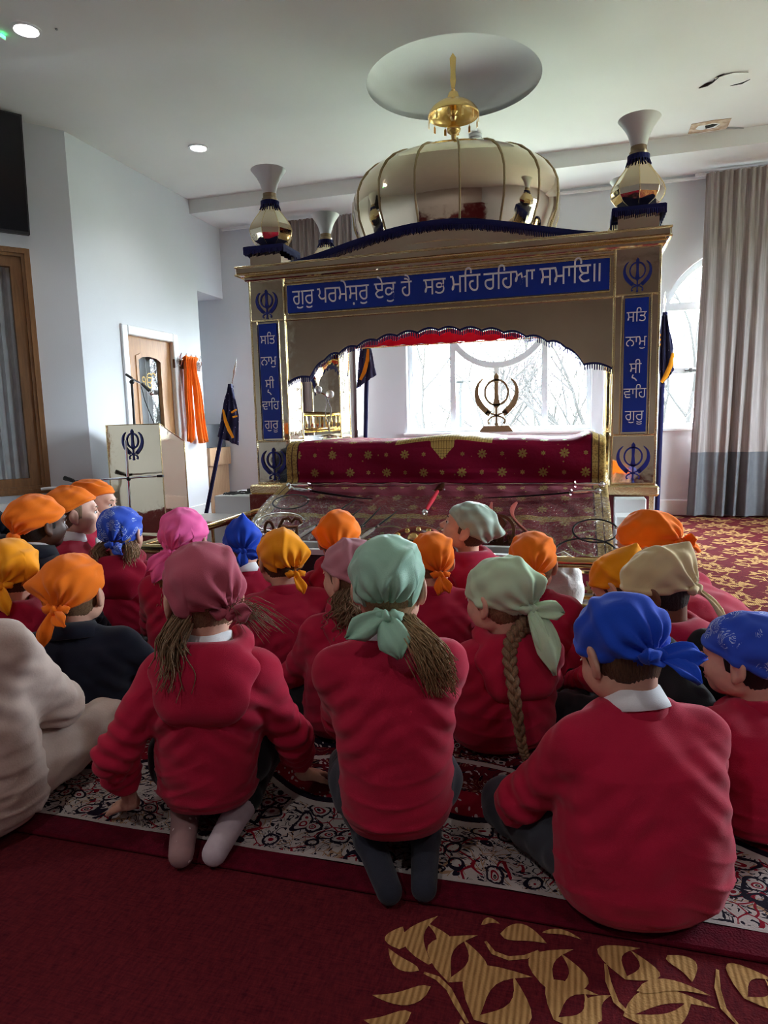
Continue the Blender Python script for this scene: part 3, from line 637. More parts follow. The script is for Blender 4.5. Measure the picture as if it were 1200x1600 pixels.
# ---- base and columns
b = MB(); b.box(-HW-.07, HW+.03, -.03, DEP+.03, .56, .632, bev=.012); b.box(-HW-.03, HW, .0, DEP, .0, .06, bev=.008)
for x in (-HW-.03, HW-.03):
    for y in (.0, DEP-.03): b.box(x, x+.03, y, y+.03, .06, .56)
b.build('platform_frame', GOLDTRIM, pk, smooth=False)
b = MB(); b.box(-HW-.02, HW-.01, .012, DEP-.01, .06, .56); b.build('platform_panel', mat('crimson_panel', fn=lambda C: mix(noise(C.obj, 5, 3), L(120, 14, 34), L(150, 24, 46)), rough=.35), pk, smooth=False)
b = MB(); b.prism([(-HW-.07, .08), (-HW+.30, .08), (-HW+.30, .56), (-HW-.07, .56)], front, -.02, .035); b.build('base_block', GOLD, pk, smooth=False)
def column(sx, front_side):
    xo = sx*HW; x0, x1 = (xo, xo+PW) if sx < 0 else (xo-PW, xo)
    ya, yb = (0, PW) if front_side else (DEP-PW, DEP)
    c = MB(); c.box(x0, x1, ya, yb, .632, 2.2); cm = c.build('column', GOLD, pk, smooth=False)
    t = MB()
    for x in (x0, x1):
        for y in (ya, yb): t.tube([(x, y, .632), (x, y, 2.2)], .008, 6)
    for z in (.64, .965, 1.86, 2.19):
        t.tube([(x0, ya, z), (x1, ya, z), (x1, yb, z), (x0, yb, z)], .008, 6, closed=True)
    if front_side:
        for x in (x0+.048, x1-.048): t.tube([(x, ya-.004, .97), (x, ya-.004, 1.86)], .006, 6)
    t.build('column_beading', GOLDTRIM, cm)
    if front_side:
        xc = (x0+x1)/2
        p = MB(); p.box(xc-.072, xc+.072, -.014, -.002, .985, 1.838); pn = p.build('lettered_panel', BLUEV, pk, smooth=False)
        for wd, z in (("ਸਤਿ", 1.735), ("ਨਾਮੁ", 1.58), ("ਸ੍ਰੀ", 1.41), ("ਵਾਹਿ", 1.25), ("ਗੁਰੂ", 1.105)):
            letters(wd, pn, xc, -.0155, z-.045, .098, .118, em=.086)
        k = MB(); khanda(k, lambda u, v, w: (xc+u*.195, -w, 1.98+v*.215), .004, .009); k.build('khanda_emblem', BLUEK, pk, smooth=False)
        k = MB(); khanda(k, lambda u, v, w: (xc+u*.235, -w, .79+v*.255), .004, .012); k.build('khanda_emblem', BLUEK, pk, smooth=False)
    # cap box with fringe
    q = MB(); q.box(x0+.012, x1-.012, ya+.012, yb-.012, 2.24, 2.395); cp = q.build('column_cap', GOLD, pk, smooth=False)
    fr = MB(); fringe(fr, [(x0-.02, ya-.02, 2.397), (x1+.02, ya-.02, 2.397), (x1+.02, yb+.02, 2.397), (x0-.02, yb+.02, 2.397), (x0-.02, ya-.02, 2.397)], .022, .034)
    fr.box(x0-.02, x1+.02, ya-.02, yb+.02, 2.392, 2.40); fr.build('cap_fringe', NAVY, cp)
    # vase finial and glass lamp
    vx, vy = (x0+x1)/2, (ya+yb)/2
    v = MB(); prof = [(.06, 2.40), (.06, 2.415), (.085, 2.425), (.135, 2.45), (.162, 2.49), (.168, 2.525), (.155, 2.565), (.125, 2.61), (.09, 2.655), (.062, 2.70), (.05, 2.735)]
    n = 48; rows = []
    for r, z in prof:
        fc = lambda a: math.cos(PI/8)/math.cos(((a-PI/8-PI/8) % (PI/4))-PI/8)
        rows.append([(vx+r*fc(a)*math.cos(a), vy+r*fc(a)*math.sin(a), z) for a in [2*PI*i/n+PI/4 for i in range(n)]])
    v.grid(rows, closed=True)
    vm = v.build('vase', GOLD, pk, angle=.25)
    rb = MB()
    for k in range(8):
        a = 2*PI*k/8+PI/4; rb.tube([(vx+r*1.0*math.cos(a), vy+r*.99*math.sin(a), z) for r, z in prof[2:-1]], .0035, 5)
    rb.build('vase_rib', GOLDTRIM, vm)
    cf = MB(); ring = [(vx+.062*math.cos(2*PI*i/24), vy+.062*math.sin(2*PI*i/24), 2.745) for i in range(25)]; fringe(cf, ring, .03, .035, flare=.012); cf.build('vase_fringe', NAVY, vm)
    lm = MB(); lm.lathe([(.048, 2.735), (.056, 2.75), (.058, 2.765), (.05, 2.77), (.05, 2.80), (.02, 2.805)], 28, (vx, vy, 0)); lm.build('lamp_collar', mat('antique_bronze', (.32, .25, .16, 1), .3, 1, bump=(30, .05)), vm)
    sh = MB(); pr = [(.047, 2.785), (.052, 2.82), (.068, 2.87), (.092, 2.915), (.118, 2.95), (.131, 2.967)]
    pr2 = pr+[(.127, 2.970), (.112, 2.953), (.086, 2.917), (.062, 2.87), (.046, 2.82), (.04, 2.79)]
    sh.lathe(pr2, 40, (vx, vy, 0), cap=False); sh.build('lamp_shade', OPAL, vm, angle=1)
OPAL = mat('frosted_opal_glass', (.80, .80, .79, 1), .5, spec=.4, bump=(10, .01), trans=.12)
def fringe(b, path, band, length, flare=.0, step=.011):
    P = [Vector(p) for p in path]
    for i in range(len(P)-1):
        a, c = P[i], P[i+1]; d = c-a; ln = d.length
        if ln < 1e-5: continue
        t = d/ln; nn = Vector((t.y, -t.x, 0)); nn = nn.normalized() if nn.length > 1e-5 else Vector((0, -1, 0))
        up = Vector((0, 0, band)); th = nn*.007
        b.add([a, c, c-up, a-up, a+th, c+th, c+th-up, a+th-up], [(0, 1, 2, 3), (7, 6, 5, 4), (0, 4, 5, 1), (3, 2, 6, 7), (1, 5, 6, 2), (0, 3, 7, 4)])
        k = max(1, int(ln/step))
        for j in range(k):
            p = a+d*((j+.5)/k)-up*.9; q = length*(.82+.3*((j*7919+i*131) % 17)/17); w = t*min(step*.36, ln/k*.4)
            o = nn*flare
            b.add([p-w, p+w, p+w*.8-Vector((0, 0, q))+o, p-w*.8-Vector((0, 0, q))+o, p-w+th, p+w+th, p+w*.8-Vector((0, 0, q))+o+th, p-w*.8-Vector((0, 0, q))+o+th],
                  [(0, 1, 2, 3), (7, 6, 5, 4), (3, 2, 6, 7), (0, 3, 7, 4), (1, 5, 6, 2)])
def shape_word(s):             # put the short-i sign before its consonant, drop the joined r
    out = []
    for ch in s:
        if ch == '\u0a3f': out.insert(len(out)-1, ch)
        else: out.append(ch)
    return ''.join(out)
def letters(text, parent, xc, y, zbase, width, height, name='lettering', em=None, mt=None):
    sub = '\u0a4d\u0a30' in text; s = shape_word(text.replace('\u0a4d\u0a30', ''))
    cu = bpy.data.curves.new('t', 'FONT'); cu.body = s; cu.extrude = .004; cu.offset = .0
    o = bpy.data.objects.new('t', cu); COL.objects.link(o); dg = bpy.context.evaluated_depsgraph_get(); dg.update()
    me = bpy.data.meshes.new_from_object(o.evaluated_get(dg)); bpy.data.objects.remove(o); bpy.data.curves.remove(cu)
    xs = [v.co.x for v in me.vertices]; x0, x1 = min(xs), max(xs); sc = width/(x1-x0); sz = height/.80 if height else sc
    sx = min(sc, sz*1.0) if height and (x1-x0)*sz < width else sc
    vy = min(sz, sx*1.25) if em is None else em*1.15
    if em: sx = em
    V = [(xc+(v.co.x-(x0+x1)/2)*sx, y-v.co.z*.15*1, zbase+v.co.y*vy) for v in me.vertices]
    F = [tuple(p.vertices) for p in me.polygons]; bpy.data.meshes.remove(me)
    b = MB(); b.add(V, F)
    if sub: b.prism(strip(curve_pts([(xc-.012, zbase-.01), (xc-.018, zbase-.028), (xc-.004, zbase-.034), (xc+.010, zbase-.05)], 5), [.008]*16), lambda a, c, w: (a, y-w, c), -.0006, .0006)
    return b.build(name, mt or LETTER, parent, smooth=False)
for fs in (True, False):
    for sx in (-1, 1): column(sx, fs)
# ---- front fascia: beam, arch, valance
IN = HW-PW                     # inner edge of the columns
half = [(0, 1.713), (.10, 1.706), (.19, 1.712), (.28, 1.690), (.38, 1.697), (.47, 1.668), (.56, 1.668), (.64, 1.625), (.72, 1.618), (.78, 1.575), (.86, 1.55), (.90, 1.50), (.96, 1.47), (1.00, 1.425), (1.06, 1.405), (IN, 1.40)]
cusp = [(0, 1.715), (.14, 1.715), (.14, 1.705), (.29, 1.70), (.29, 1.685), (.44, 1.68), (.44, 1.66), (.59, 1.645), (.59, 1.63), (.73, 1.60), (.73, 1.585), (.84, 1.555), (.84, 1.54), (.94, 1.47), (.94, 1.46), (1.03, 1.40), (IN, 1.395)]
edge = []
segs = [((0.0, 1.712), (.15, 1.702)), ((.15, 1.702), (.30, 1.690)), ((.30, 1.690), (.45, 1.668)), ((.45, 1.668), (.60, 1.632)), ((.60, 1.632), (.74, 1.59)), ((.74, 1.59), (.86, 1.545)), ((.86, 1.545), (.975, 1.43)), ((.975, 1.43), (IN, 1.392))]
for (xa, za), (xb, zb) in segs:
    for i in range(6):
        t = i/6; edge.append((xa+(xb-xa)*t, za+(zb-za)*t+.022*math.sin(PI*t)))
edge.append((IN, 1.392))
arch_edge = [(-x, z) for x, z in edge[::-1]]+edge[1:]
b = MB(); b.prism(arch_edge+[(IN, 2.2), (-IN, 2.2)], front, -.05, -.01); b.build('valance_panel', GOLD, pk, smooth=False)
fr = MB(); fringe(fr, [(x, .006, z+.012) for x, z in arch_edge], .014, .034); fr.build('valance_fringe', NAVY, pk)
t = MB(); t.tube([(-IN, .006, 1.858), (IN, .006, 1.858)], .007, 6); t.tube([(-IN, .006, 2.125), (IN, .006, 2.125)], .007, 6)
for z in (1.895, 2.105): t.tube([(-IN+.03, .004, z), (IN-.03, .004, z)], .006, 6)
for x in (-IN+.03, IN-.03): t.tube([(x, .004, 1.895), (x, .004, 2.105)], .006, 6)
t.build('fascia_beading', GOLDTRIM, pk)
p = MB(); p.box(-IN+.035, IN-.035, -.012, .008, 1.903, 2.098); bn = p.build('banner_panel', BLUEV, pk, smooth=False)
x = onp('Y', 460, 470, PY).x-PX
for wd, a, c in (("ਗੁਰੁ", 457, 491), ("ਪਰਮੇਸ਼ਰੁ", 496, 577), ("ਏਕੁ", 585, 619), ("ਹੈ", 627, 644), ("ਸਭ", 662, 697), ("ਮਹਿ", 704, 751), ("ਰਹਿਆ", 756, 836), ("ਸਮਾਇ", 843, 923), ("॥", 927, 938)):
    zz = 440; xa = onp('Y', a, zz, PY).x-PX; xb = onp('Y', c, zz, PY).x-PX
    letters(wd, bn, (xa+xb)/2, -.0135, 1.958, xb-xa, .165)
# cornice all round
b = MB()
for (x0, x1, y0, y1) in ((-HW-.075, HW+.055, -.075, .0), (-HW-.075, HW+.055, DEP, DEP+.075), (-HW-.075, -HW, 0, DEP), (HW, HW+.055, 0, DEP)):
    b.box(x0, x1, y0, y1, 2.19, 2.245, bev=.012)
for (x0, x1, y0, y1) in ((-HW-.03, HW+.03, -.03, .0), (-HW-.03, HW+.03, DEP, DEP+.03), (-HW-.03, -HW, 0, DEP), (HW, HW+.03, 0, DEP)):
    b.box(x0, x1, y0, y1, 2.15, 2.19, bev=.008)
b.box(-HW, HW, 0, DEP, 2.2, 2.24); cn = b.build('cornice', GOLD, pk, smooth=False)
t = MB()
for z, o in ((2.245, .075), (2.19, .075)): t.tube([(-HW-o, -o, z), (HW+o-.02, -o, z), (HW+o-.02, DEP+o, z), (-HW-o, DEP+o, z)], .006, 6, closed=True)
nb = 90
for i in range(nb): t.ball((-IN+2*IN*(i+.5)/nb, -.036, 2.205), .007, 6, 4)
t.build('cornice_beading', GOLDTRIM, cn)
# pediments on the four sides
def ped(xa, xb, fn, hgt=.19):
    n = 36; top = [(xa+(xb-xa)*i/n, 2.243+hgt*(.5-.5*math.cos(2*PI*(i/n)))**.80) for i in range(n+1)]
    b = MB(); b.prism(top+[(xb, 2.235), (xa, 2.235)], fn, -.03, .0); pm = b.build('pediment', GOLD, pk, smooth=False)
    f = MB(); fringe(f, [fn(u, v+.012, .012) for u, v in top], .035, .035); f.build('pediment_fringe', NAVY, pm); return pm
ped(-IN-.06, IN+.02, front)
ped(-IN-.02, IN+.02, lambda u, v, w: (-u, DEP+w, v))
ped(PW, DEP-PW, lambda u, v, w: (-HW-w, u, v), .15); ped(PW, DEP-PW, lambda u, v, w: (HW+w, u, v), .15)
# side and rear beams with hanging valances
for s in (-1, 1):
    sd = lambda u, v, w, s=s: (s*(HW-.03-w), u, v)
    e = [(PW+(DEP-2*PW)*i/40, 1.40+.26*abs(math.sin(PI*i/40))**.7+.02*abs(math.sin(PI*i/5))) for i in range(41)]
    b = MB(); b.prism(e+[(DEP-PW, 2.2), (PW, 2.2)], sd, 0, .03); b.build('side_valance', GOLD, pk, smooth=False)
    f = MB(); fringe(f, [sd(u, v+.01, -.004) for u, v in e], .02, .045); f.build('side_fringe', NAVY, pk)
    r = MB(); xx = s*(HW-.06)
    for z in (1.03, 1.175): r.tube([(xx, PW, z), (xx, DEP-PW, z)], .022, 10)
    for i in range(7):
        yy = PW+.06+(DEP-2*PW-.12)*i/6; r.lathe([(.008, 1.04), (.010, 1.06), (.018, 1.10), (.012, 1.13), (.008, 1.165)], 10, (xx, yy, 0))
    r.build('side_balustrade', BRASS, pk)
    b = MB(); b.box(xx-.02, xx+.02, PW, DEP-PW, .90, .985, bev=.005); b.build('side_edge_highlight', WHITE, pk)  # white bar stands in for the highlight on the side panel's top edge
b = MB(); b.prism([(-IN, 1.90), (IN, 1.90), (IN, 2.2), (-IN, 2.2)], lambda u, v, w: (u, DEP-.02-w, v), 0, .03); b.build('rear_beam', GOLD, pk, smooth=False)
# inner red canopy cloth with pleated skirt
REDC = fabric('crimson_pleated_cloth', L(196, 40, 72), .12, through=.4)
b = MB(); n = 220
ring = []
x0, x1, y0, y1 = -IN+.02, IN-.02, .35, DEP-.12
per = [(x0, y0, x1, y0), (x1, y0, x1, y1), (x1, y1, x0, y1), (x0, y1, x0, y0)]
rows = []
for k, z in enumerate((1.99, 1.90, 1.775)):
    row = []
    for (a, c, e, f) in per:
        m = int(60*math.hypot(e-a, f-c)/2)+8
        for i in range(m):
            t = i/m; w_ = .012*math.sin(i*2.1)*(k*.5); dx, dy = e-a, f-c; l = math.hypot(dx, dy)
            row.append((a+dx*t-dy/l*w_, c+dy*t+dx/l*w_, z-.006*math.sin(i*1.05)*(k == 2)))
    rows.append(row)
b.grid(rows, closed=True)
o = b.build('canopy_skirt', REDC, pk, angle=3); md = o.modifiers.new('thick', 'SOLIDIFY'); md.thickness = .004
b = MB(); b.grid([[(x0+(x1-x0)*i/30, y0+(y1-y0)*j/14, 1.985-.03*math.sin(PI*i/30)*math.sin(PI*j/14)) for i in range(31)] for j in range(15)]); b.build('canopy_cloth', REDC, pk)
t = MB()
for (a, c, e, f) in per: t.tube([(a, c, 1.77), (e, f, 1.77)], .006, 6)
t.build('skirt_trim', GOLDTRIM, pk)
# ---- dome
DC = (0, DEP/2-.02, 0); DRX, DRY = .80, .70
prof = [(.72, 2.40), (.755, 2.50), (.79, 2.60), (.80, 2.70), (.795, 2.80), (.77, 2.865), (.72, 2.935), (.645, 2.995), (.545, 3.042), (.42, 3.075), (.28, 3.095), (.14, 3.105), (.04, 3.108)]
n = 16*8; rows = []
for r, z in prof:
    row = []
    for i in range(n):
        a = 2*PI*i/n+PI/16; g = abs(math.sin(8*(a-PI/16))); k = (math.cos(PI/16)/math.cos(((a-PI/16) % (PI/8))-PI/16))*(1+.016*g)
        row.append((r*k*DRX/.8*math.cos(a), DC[1]+r*k*DRY/.8*math.sin(a), z))
    rows.append(row)
# finer profile
fine = []
for j in range(len(rows)-1):
    for t in (0, .5): fine.append([tuple(Vector(p).lerp(Vector(q), t)) for p, q in zip(rows[j], rows[j+1])])
fine.append(rows[-1])
b = MB(); b.grid(fine, closed=True); dm = b.build('dome', GOLD, pk, angle=.28)
rb = MB()
for k in range(16):
    a = 2*PI*k/16+PI/16; rb.tube([(r*1.0*DRX/.8*math.cos(a), DC[1]+r*1.0*DRY/.8*math.sin(a), z+.002) for r, z in prof], .008, 6)
rb.build('dome_rib', mat('dull_gold_braid', (.42, .33, .18, 1), .4, .9, bump=(160, .6)), dm)
b = MB(); b.lathe([(.84, 2.24), (.84, 2.30), (.78, 2.33), (.75, 2.41)], 64, DC, sy=DRY/DRX, cap=False); b.build('dome_drum', GOLD, pk)
fx = MB(); fx.lathe([(.07, 3.095), (.055, 3.115), (.022, 3.13), (.018, 3.22), (.02, 3.245), (.02, 3.255), (.048, 3.275), (.055, 3.295), (.045, 3.312), (.022, 3.325), (.016, 3.35), (.022, 3.365), (.03, 3.38), (.018, 3.395), (.014, 3.40), (.034, 3.42), (.026, 3.44), (.022, 3.50), (.014, 3.52)], 24, (0, DC[1], 0)); fm = fx.build('finial_stem', GILT, pk, angle=.9)
fx = MB(); pr = [(.192, 3.385), (.196, 3.39), (.188, 3.415), (.165, 3.445), (.125, 3.475), (.08, 3.492), (.055, 3.50), (.05, 3.515), (.036, 3.555), (.030, 3.56), (.012, 3.565)]
fx.lathe(pr+[(.01, 3.55), (.04, 3.49), (.11, 3.466), (.155, 3.435), (.18, 3.405), (.186, 3.388), (.192, 3.385)], 40, (0, DC[1], 0), cap=False); fx.build('finial_parasol', GILT, fm, angle=.9)
for k in range(12):
    a = 2*PI*k/12; x, y = .192*math.cos(a), DC[1]+.192*math.sin(a); g = MB()
    g.cyl((x, y, 3.385), (x, y, 3.362), .002, n=5); g.box(-.010, .010, -.0015, .0015, -.062, -.02, M=Matrix.Translation((x, y, 3.385)) @ Matrix.Rotation(a+PI/2, 4, 'Z')); g.box(-.006, .006, -.002, .002, -.02, -.012, M=Matrix.Translation((x, y, 3.385)) @ Matrix.Rotation(a+PI/2, 4, 'Z'))
    g.build('parasol_pendant', GILT, fm, smooth=False)
fx = MB(); fx.lathe([(.010, 3.56), (.016, 3.575), (.010, 3.59)], 14, (0, DC[1], 0)); fx.prism([(-.012, 3.585), (-.022, 3.64), (-.018, 3.70), (-.024, 3.80), (0, 3.835), (.024, 3.80), (.018, 3.70), (.022, 3.64), (.012, 3.585)], lambda u, v, w: (u, DC[1]+w, v), -.005, .005); fx.build('finial_blade', GILT, fm, smooth=False)
# ================================================================ THRONE, CLOTHS
def uvmesh(name, P, UV, mtl, parent=None):
    b = MB(); b.grid(P); o = b.build(name, mtl, parent, angle=3, normals=False); me = o.data; C = len(P[0])
    uv = me.uv_layers.new(name='UVMap'); flat = [q for r in UV for q in r]
    for l in me.loops: uv.data[l.index].uv = flat[l.vertex_index]
    return o
def cloth_fn(W, slope):
    def fn(C):
        u, v = C.u, C.v                      # metres across / along
        gold, gold2 = L(176, 146, 84), L(140, 116, 66)
        base = mix(noise(C.obj, 3, 3), L(108, 12, 40), L(140, 20, 56))
        def flowers(pu, pv, ou, ov, R, p=8):
            a = ((u-ou)/pu); bq = ((v-ov)/pv); row = bq.floor(); a = a+(row*.5)
            x = (a.fract()-.5)*pu; y = (bq.fract()-.5)*pv; r = (x*x+y*y).sqrt(); th = x.atan2(y)
            pet = r.lt(R*(.45+.55*(th*p*.5).cos().abs())); core = r.lt(R*.14)
            return pet*(1-core)
        f1 = flowers(.27, .125, .05, .0, .033); f2 = flowers(.27, .125, .185, .0, .016, 6)
        d = voro(vec(u, v), 19, rand=.9).lt(.11)
        f = (f1+f2+d).clamp()
        lace = noise(vec(u*60, v*60), 1.3, 2).gt(.47)
        col = mix(f, base, mix(noise(vec(u*90, v*90), 2, 1), gold2, gold))
        side = (u.abs()).gt(W-.085); col = mix(side, col, mix(lace, gold2, gold)); col = mix((u.abs()-(W-.09)).abs().lt(.005), col, L(70, 20, 40)); col = mix(((u.abs()-(W-.045)).abs().lt(.004)), col, L(90, 66, 50))
        if slope:
            band = (v-.40).abs().lt(.022); col = mix(band, col, mix(lace, gold2, gold))
            band = v.lt(.006); col = mix(band, col, gold)
            # oval medallions along the lower edge
            a = (u/.42); x = (a.fract()-.5)*.42; y = v-.60; r = ((x/.17).pow(2)+(y/.10).pow(2)).sqrt()
            col = mix((r-1).abs().lt(.06)*v.gt(.43), col, gold2)
        else:
            # gold worked centre panel with a pendant point
            cu = (u-.045).abs(); top = v.lt(.122)*cu.lt(.34); tri = v.gt(.12)*(.085-cu).gt((v-.13)*.9)
            z = (top+tri).clamp(); net = ((u*170).sin()*(v*170).sin()).abs().gt(.22)
            col = mix(z, col, mix(net, gold2, L(200, 170, 98)))
        return dict(color=col, bump=noise(C.obj, 40, 3)+f*.3, bs=.25, rough=f*-.25+.75)
    return fn
CLW = 1.12
thr = thing('throne_cloth', 'maroon and gold star-flower cloth draped over the bolster inside the canopy', 'cloth', (PX+.0, 4.6, 0))
path = []
# profile (y relative to 4.6, z): back top -> front top edge -> bottom
prof = [(1.15, .94), (.8, .945), (.4, .948), (.13, .95), (.06, .943), (.02, .925), (.0, .895), (-.012, .82), (-.015, .74), (-.01, .69), (-.03, .662)]
rows, uvs = [], []; s = 0; n = 120
pp = curve_pts(prof, 6); prev = None
tot = 0; lens = [0]
for i in range(1, len(pp)): lens.append(lens[-1]+math.dist(pp[i], pp[i-1]))
ref = None
for i, (y, z) in enumerate(pp):
    if ref is None and y < .14: ref = lens[i]
for i, (y, z) in enumerate(pp):
    row, uv = [], []
    for j in range(n+1):
        u = -CLW+2*CLW*j/n; mound = .030*math.exp(-((u-.02)/.30)**4)*(1 if y > .0 else 0) + (.035*math.exp(-((u-1.02)/.07)**2) if y > 0 else 0)
        sag = .010*math.sin(u*5)+.006*math.sin(u*13+1)
        frontw = .016*math.sin(u*7+2*z*9)*max(0, min(1, (.95-z)*6))*.6+.012*max(0, math.sin(u*4.1+.5))*(z < .75)
        row.append((u, y-frontw, z+(mound+sag*.6)*(z > .91))); uv.append((u, lens[i]-ref))
    rows.append(row); uvs.append(uv)
o = uvmesh('cloth', rows, uvs, mat('maroon_star_cloth', fn=cloth_fn(CLW, False), spec=.08), thr); md = o.modifiers.new('thick', 'SOLIDIFY'); md.thickness = .006; md.offset = -1
b = MB(); b.box(-CLW+.05, CLW-.05, .05, 1.1, .64, .925, bev=.03); b.build('bolster', mat('white_cotton', (.7, .68, .66, 1), .9, bump=(30, .2)), thr)
ramp = thing('ramp_cloth', 'maroon and gold cloth on the sloping ramp below the bolster', 'cloth', (PX, 3.9, 0))
def ramp_pt(u, v, off=0.0):   # u in -1..1 across, v metres down the slope -> local (x,y,z)
    t = v/.76; W = CLW+.01+.075*t*(u < 0)+.02*t
    y = .66-.72*t; z = .655-.385*t**1.04+.02*math.sin(PI*t)
    if t > .96: y = .66-.72*.96-(t-.96)*.10; z = .655-.385*.958-(t-.96)*1.3
    z += .004*math.sin(u*19+v*9)+.003*math.sin(u*41-v*23)
    return Vector((u*W, y, z+off))
rows, uvs = [], []
for i in range(61):
    v = .83*i/60; rows.append([ramp_pt(-1+2*j/140, v) for j in range(141)]); uvs.append([((-1+2*j/140)*CLW, v) for j in range(141)])
o = uvmesh('cloth', rows, uvs, mat('maroon_ramp_cloth', fn=cloth_fn(CLW, True), sheen=.1), ramp); md = o.modifiers.new('thick', 'SOLIDIFY'); md.thickness = .006; md.offset = -1
b = MB(); xs = CLW-.01
b.prism([(.66, .06), (.66, .63), (-.0, .265), (-.03, .255), (-.03, .06)], lambda u, v, w: (w, u, v), -xs-.02, xs+.0)
b.box(-xs-.05, xs+.02, -.05, .5, 0.0, .06, bev=.01)
b.build('ramp_base', WHITE, ramp, smooth=False)
b = MB()
for z in (.075, .22): b.box(-xs-.03, xs+.03, -.06, -.03, z, z+.025, bev=.006)
b.build('ramp_trim', BRASS, ramp)
# clear plastic sheet with wrinkles
def plastic():
    m = bpy.data.materials.new('clear_plastic_sheet'); m.use_nodes = True; nt = m.node_tree; E.nt = nt; nt.nodes.remove(nt.nodes['Principled BSDF']); o = nt.nodes['Material Output']
    tcx = nt.nodes.new('ShaderNodeTexCoord'); t = nt.nodes.new('ShaderNodeBsdfTransparent'); t.inputs[0].default_value = (.93, .92, .93, 1)
    g = nt.nodes.new('ShaderNodeBsdfGlossy'); g.inputs['Roughness'].default_value = .035
    h = noise(tcx.outputs['Object'], 30, 4, .6, dist=.9); bm = nt.nodes.new('ShaderNodeBump'); bm.inputs['Strength'].default_value = .8; bm.inputs['Distance'].default_value = .022; nt.links.new(h.k, bm.inputs['Height']); nt.links.new(bm.outputs[0], g.inputs['Normal'])
    fr = nt.nodes.new('ShaderNodeFresnel'); fr.inputs[0].default_value = 1.33; nt.links.new(bm.outputs[0], fr.inputs['Normal'])
    x = nt.nodes.new('ShaderNodeMixShader'); mu = nt.nodes.new('ShaderNodeMath'); mu.operation = 'MULTIPLY'; mu.inputs[1].default_value = .6; nt.links.new(fr.outputs[0], mu.inputs[0]); nt.links.new(mu.outputs[0], x.inputs[0]); nt.links.new(t.outputs[0], x.inputs[1]); nt.links.new(g.outputs[0], x.inputs[2]); nt.links.new(x.outputs[0], o.inputs[0]); return m
ps = thing('plastic_sheet', 'clear crinkled plastic sheet laid over the sloping ramp cloth', 'sheet', (PX, 3.9, 0)); b = MB()
b.grid([[ramp_pt(-1+2*j/150, .19+.60*i/60, .016+.005*mnoise.noise(Vector((j*.09, i*.16, 1)))+.003*mnoise.noise(Vector((j*.3, i*.4, 5)))) for j in range(151)] for i in range(61)]); b.build('sheet', plastic(), ps, angle=3, normals=False)
# ================================================================ RITUAL WEAPONS ON THE RAMP
STEEL = mat('dark_steel', (.018, .017, .02, 1), .3, .2, bump=(60, .1)); SILVER = mat('silver', (.72, .72, .72, 1), .2, 1, bump=(40, .15))
REDL = mat('red_velvet', L(176, 16, 40), .8, bump=(90, .2)); COPPER = mat('brown_bronze', (.16, .07, .04, 1), .35, .9, bump=(30, .1)); REDST = mat('red_lacquer_steel', L(158, 78, 70), .28, .4, bump=(30, .1))
def rpx(x, y, off=.056):       # pixel -> nearest ramp point (world)
    o = np.array([0, 0, CAM_H]); d = px_ray(x, y); best = None
    for i in range(0, 78):
        v = i*.01; yy = 3.9+ramp_pt(0, v).y; t = yy/d[1]; p = o+d*t; z = ramp_pt(0, v).z+off
        e = abs(p[2]-z)
        if best is None or e < best[0]: best = (e, Vector(p))
    return best[1]
def sword(name, label, p, q, hilt='steel', bend=0., r=.010, group='swords laid on the ramp', cat='sword', bl=STEEL, hl=.16, gm=SILVER):
    """p hilt end, q blade tip, world"""
    d = q-p; ln = d.length; t = thing(name, label, cat, tuple(p), 0, group); up = Vector((0, .45, .89)); sd = d.cross(up).normalized()
    f = lambda s, k=0: d*s+sd*(bend*math.sin(PI*min(1, max(0, (s-hl/ln)/(1-hl/ln))))*1.0)+up*k
    b = MB(); N = 22; h0 = hl/ln; b.tube([f(h0+(1-h0)*i/N) for i in range(N+1)], [1.55*r*(1-.75*(i/N)**3)+.0012 for i in range(N+1)], 8, flat=.35, up=up); b.build('blade', bl, t)
    g = MB(); a = f(h0)
    g.tube([a-sd*.045-up*.0, a-sd*.03+d*(.012/ln), a+d*(.006/ln), a+sd*.03+d*(.012/ln), a+sd*.045], [.007, .005, .006, .005, .007], 8); g.lathe([(.034, -.004), (.034, .004)], 18, (0, 0, 0)) if False else None
    g.build('guard', gm, t)
    g = MB(); g.tube([f(.0), f(h0*.25), f(h0*.55), f(h0*.95)], [.010, .013, .016, .011], 10); g.build('grip', REDL if hilt == 'red' else (COPPER if hilt == 'bronze' else SILVER), t)
    g = MB(); g.ball(f(0), .022, 12, 8); g.tube([f(-.02*0), f(-.03/ln)], [.012, .004], 8); g.build('pommel', gm, t)
    return t
R_ = rpx
sword('long_sword', 'long silver sheathed sword along the foot of the bolster at left', R_(452, 758), R_(640, 760), 'steel', .0, .013, bl=SILVER)
sword('curved_sword', 'curved dark sword pointing right below the left sheathed sword', R_(456, 763), R_(582, 780), 'steel', -.02, .012)
sword('thin_sword', 'thin steel sword along the foot of the bolster at right', R_(940, 757), R_(690, 758), 'steel', 0, .009, bl=SILVER)
sword('rapier_sword', 'slim steel sword with cross guard pointing left on the right side of the ramp', R_(934, 767), R_(757, 778), 'steel', .012, .007)
sword('red_hilt_sword', 'short sword with red grip and round silver guard in the middle of the ramp', R_(664, 800, .06), R_(692, 754, .06), 'red', 0, .020, bl=COPPER, hl=.26)
sword('slanted_sword', 'dark slanted sword, leftmost of the row on the ramp', R_(464, 842), R_(556, 780), 'steel', .01, .012)
sword('slanted_sword', 'dark slanted sword partly hidden behind the orange scarf, second from left', R_(492, 852), R_(566, 793), 'steel', .01, .011)
sword('slanted_sword', 'dark slanted sword rising right of the orange scarf, third from left', R_(540, 848), R_(594, 793), 'steel', .01, .011)
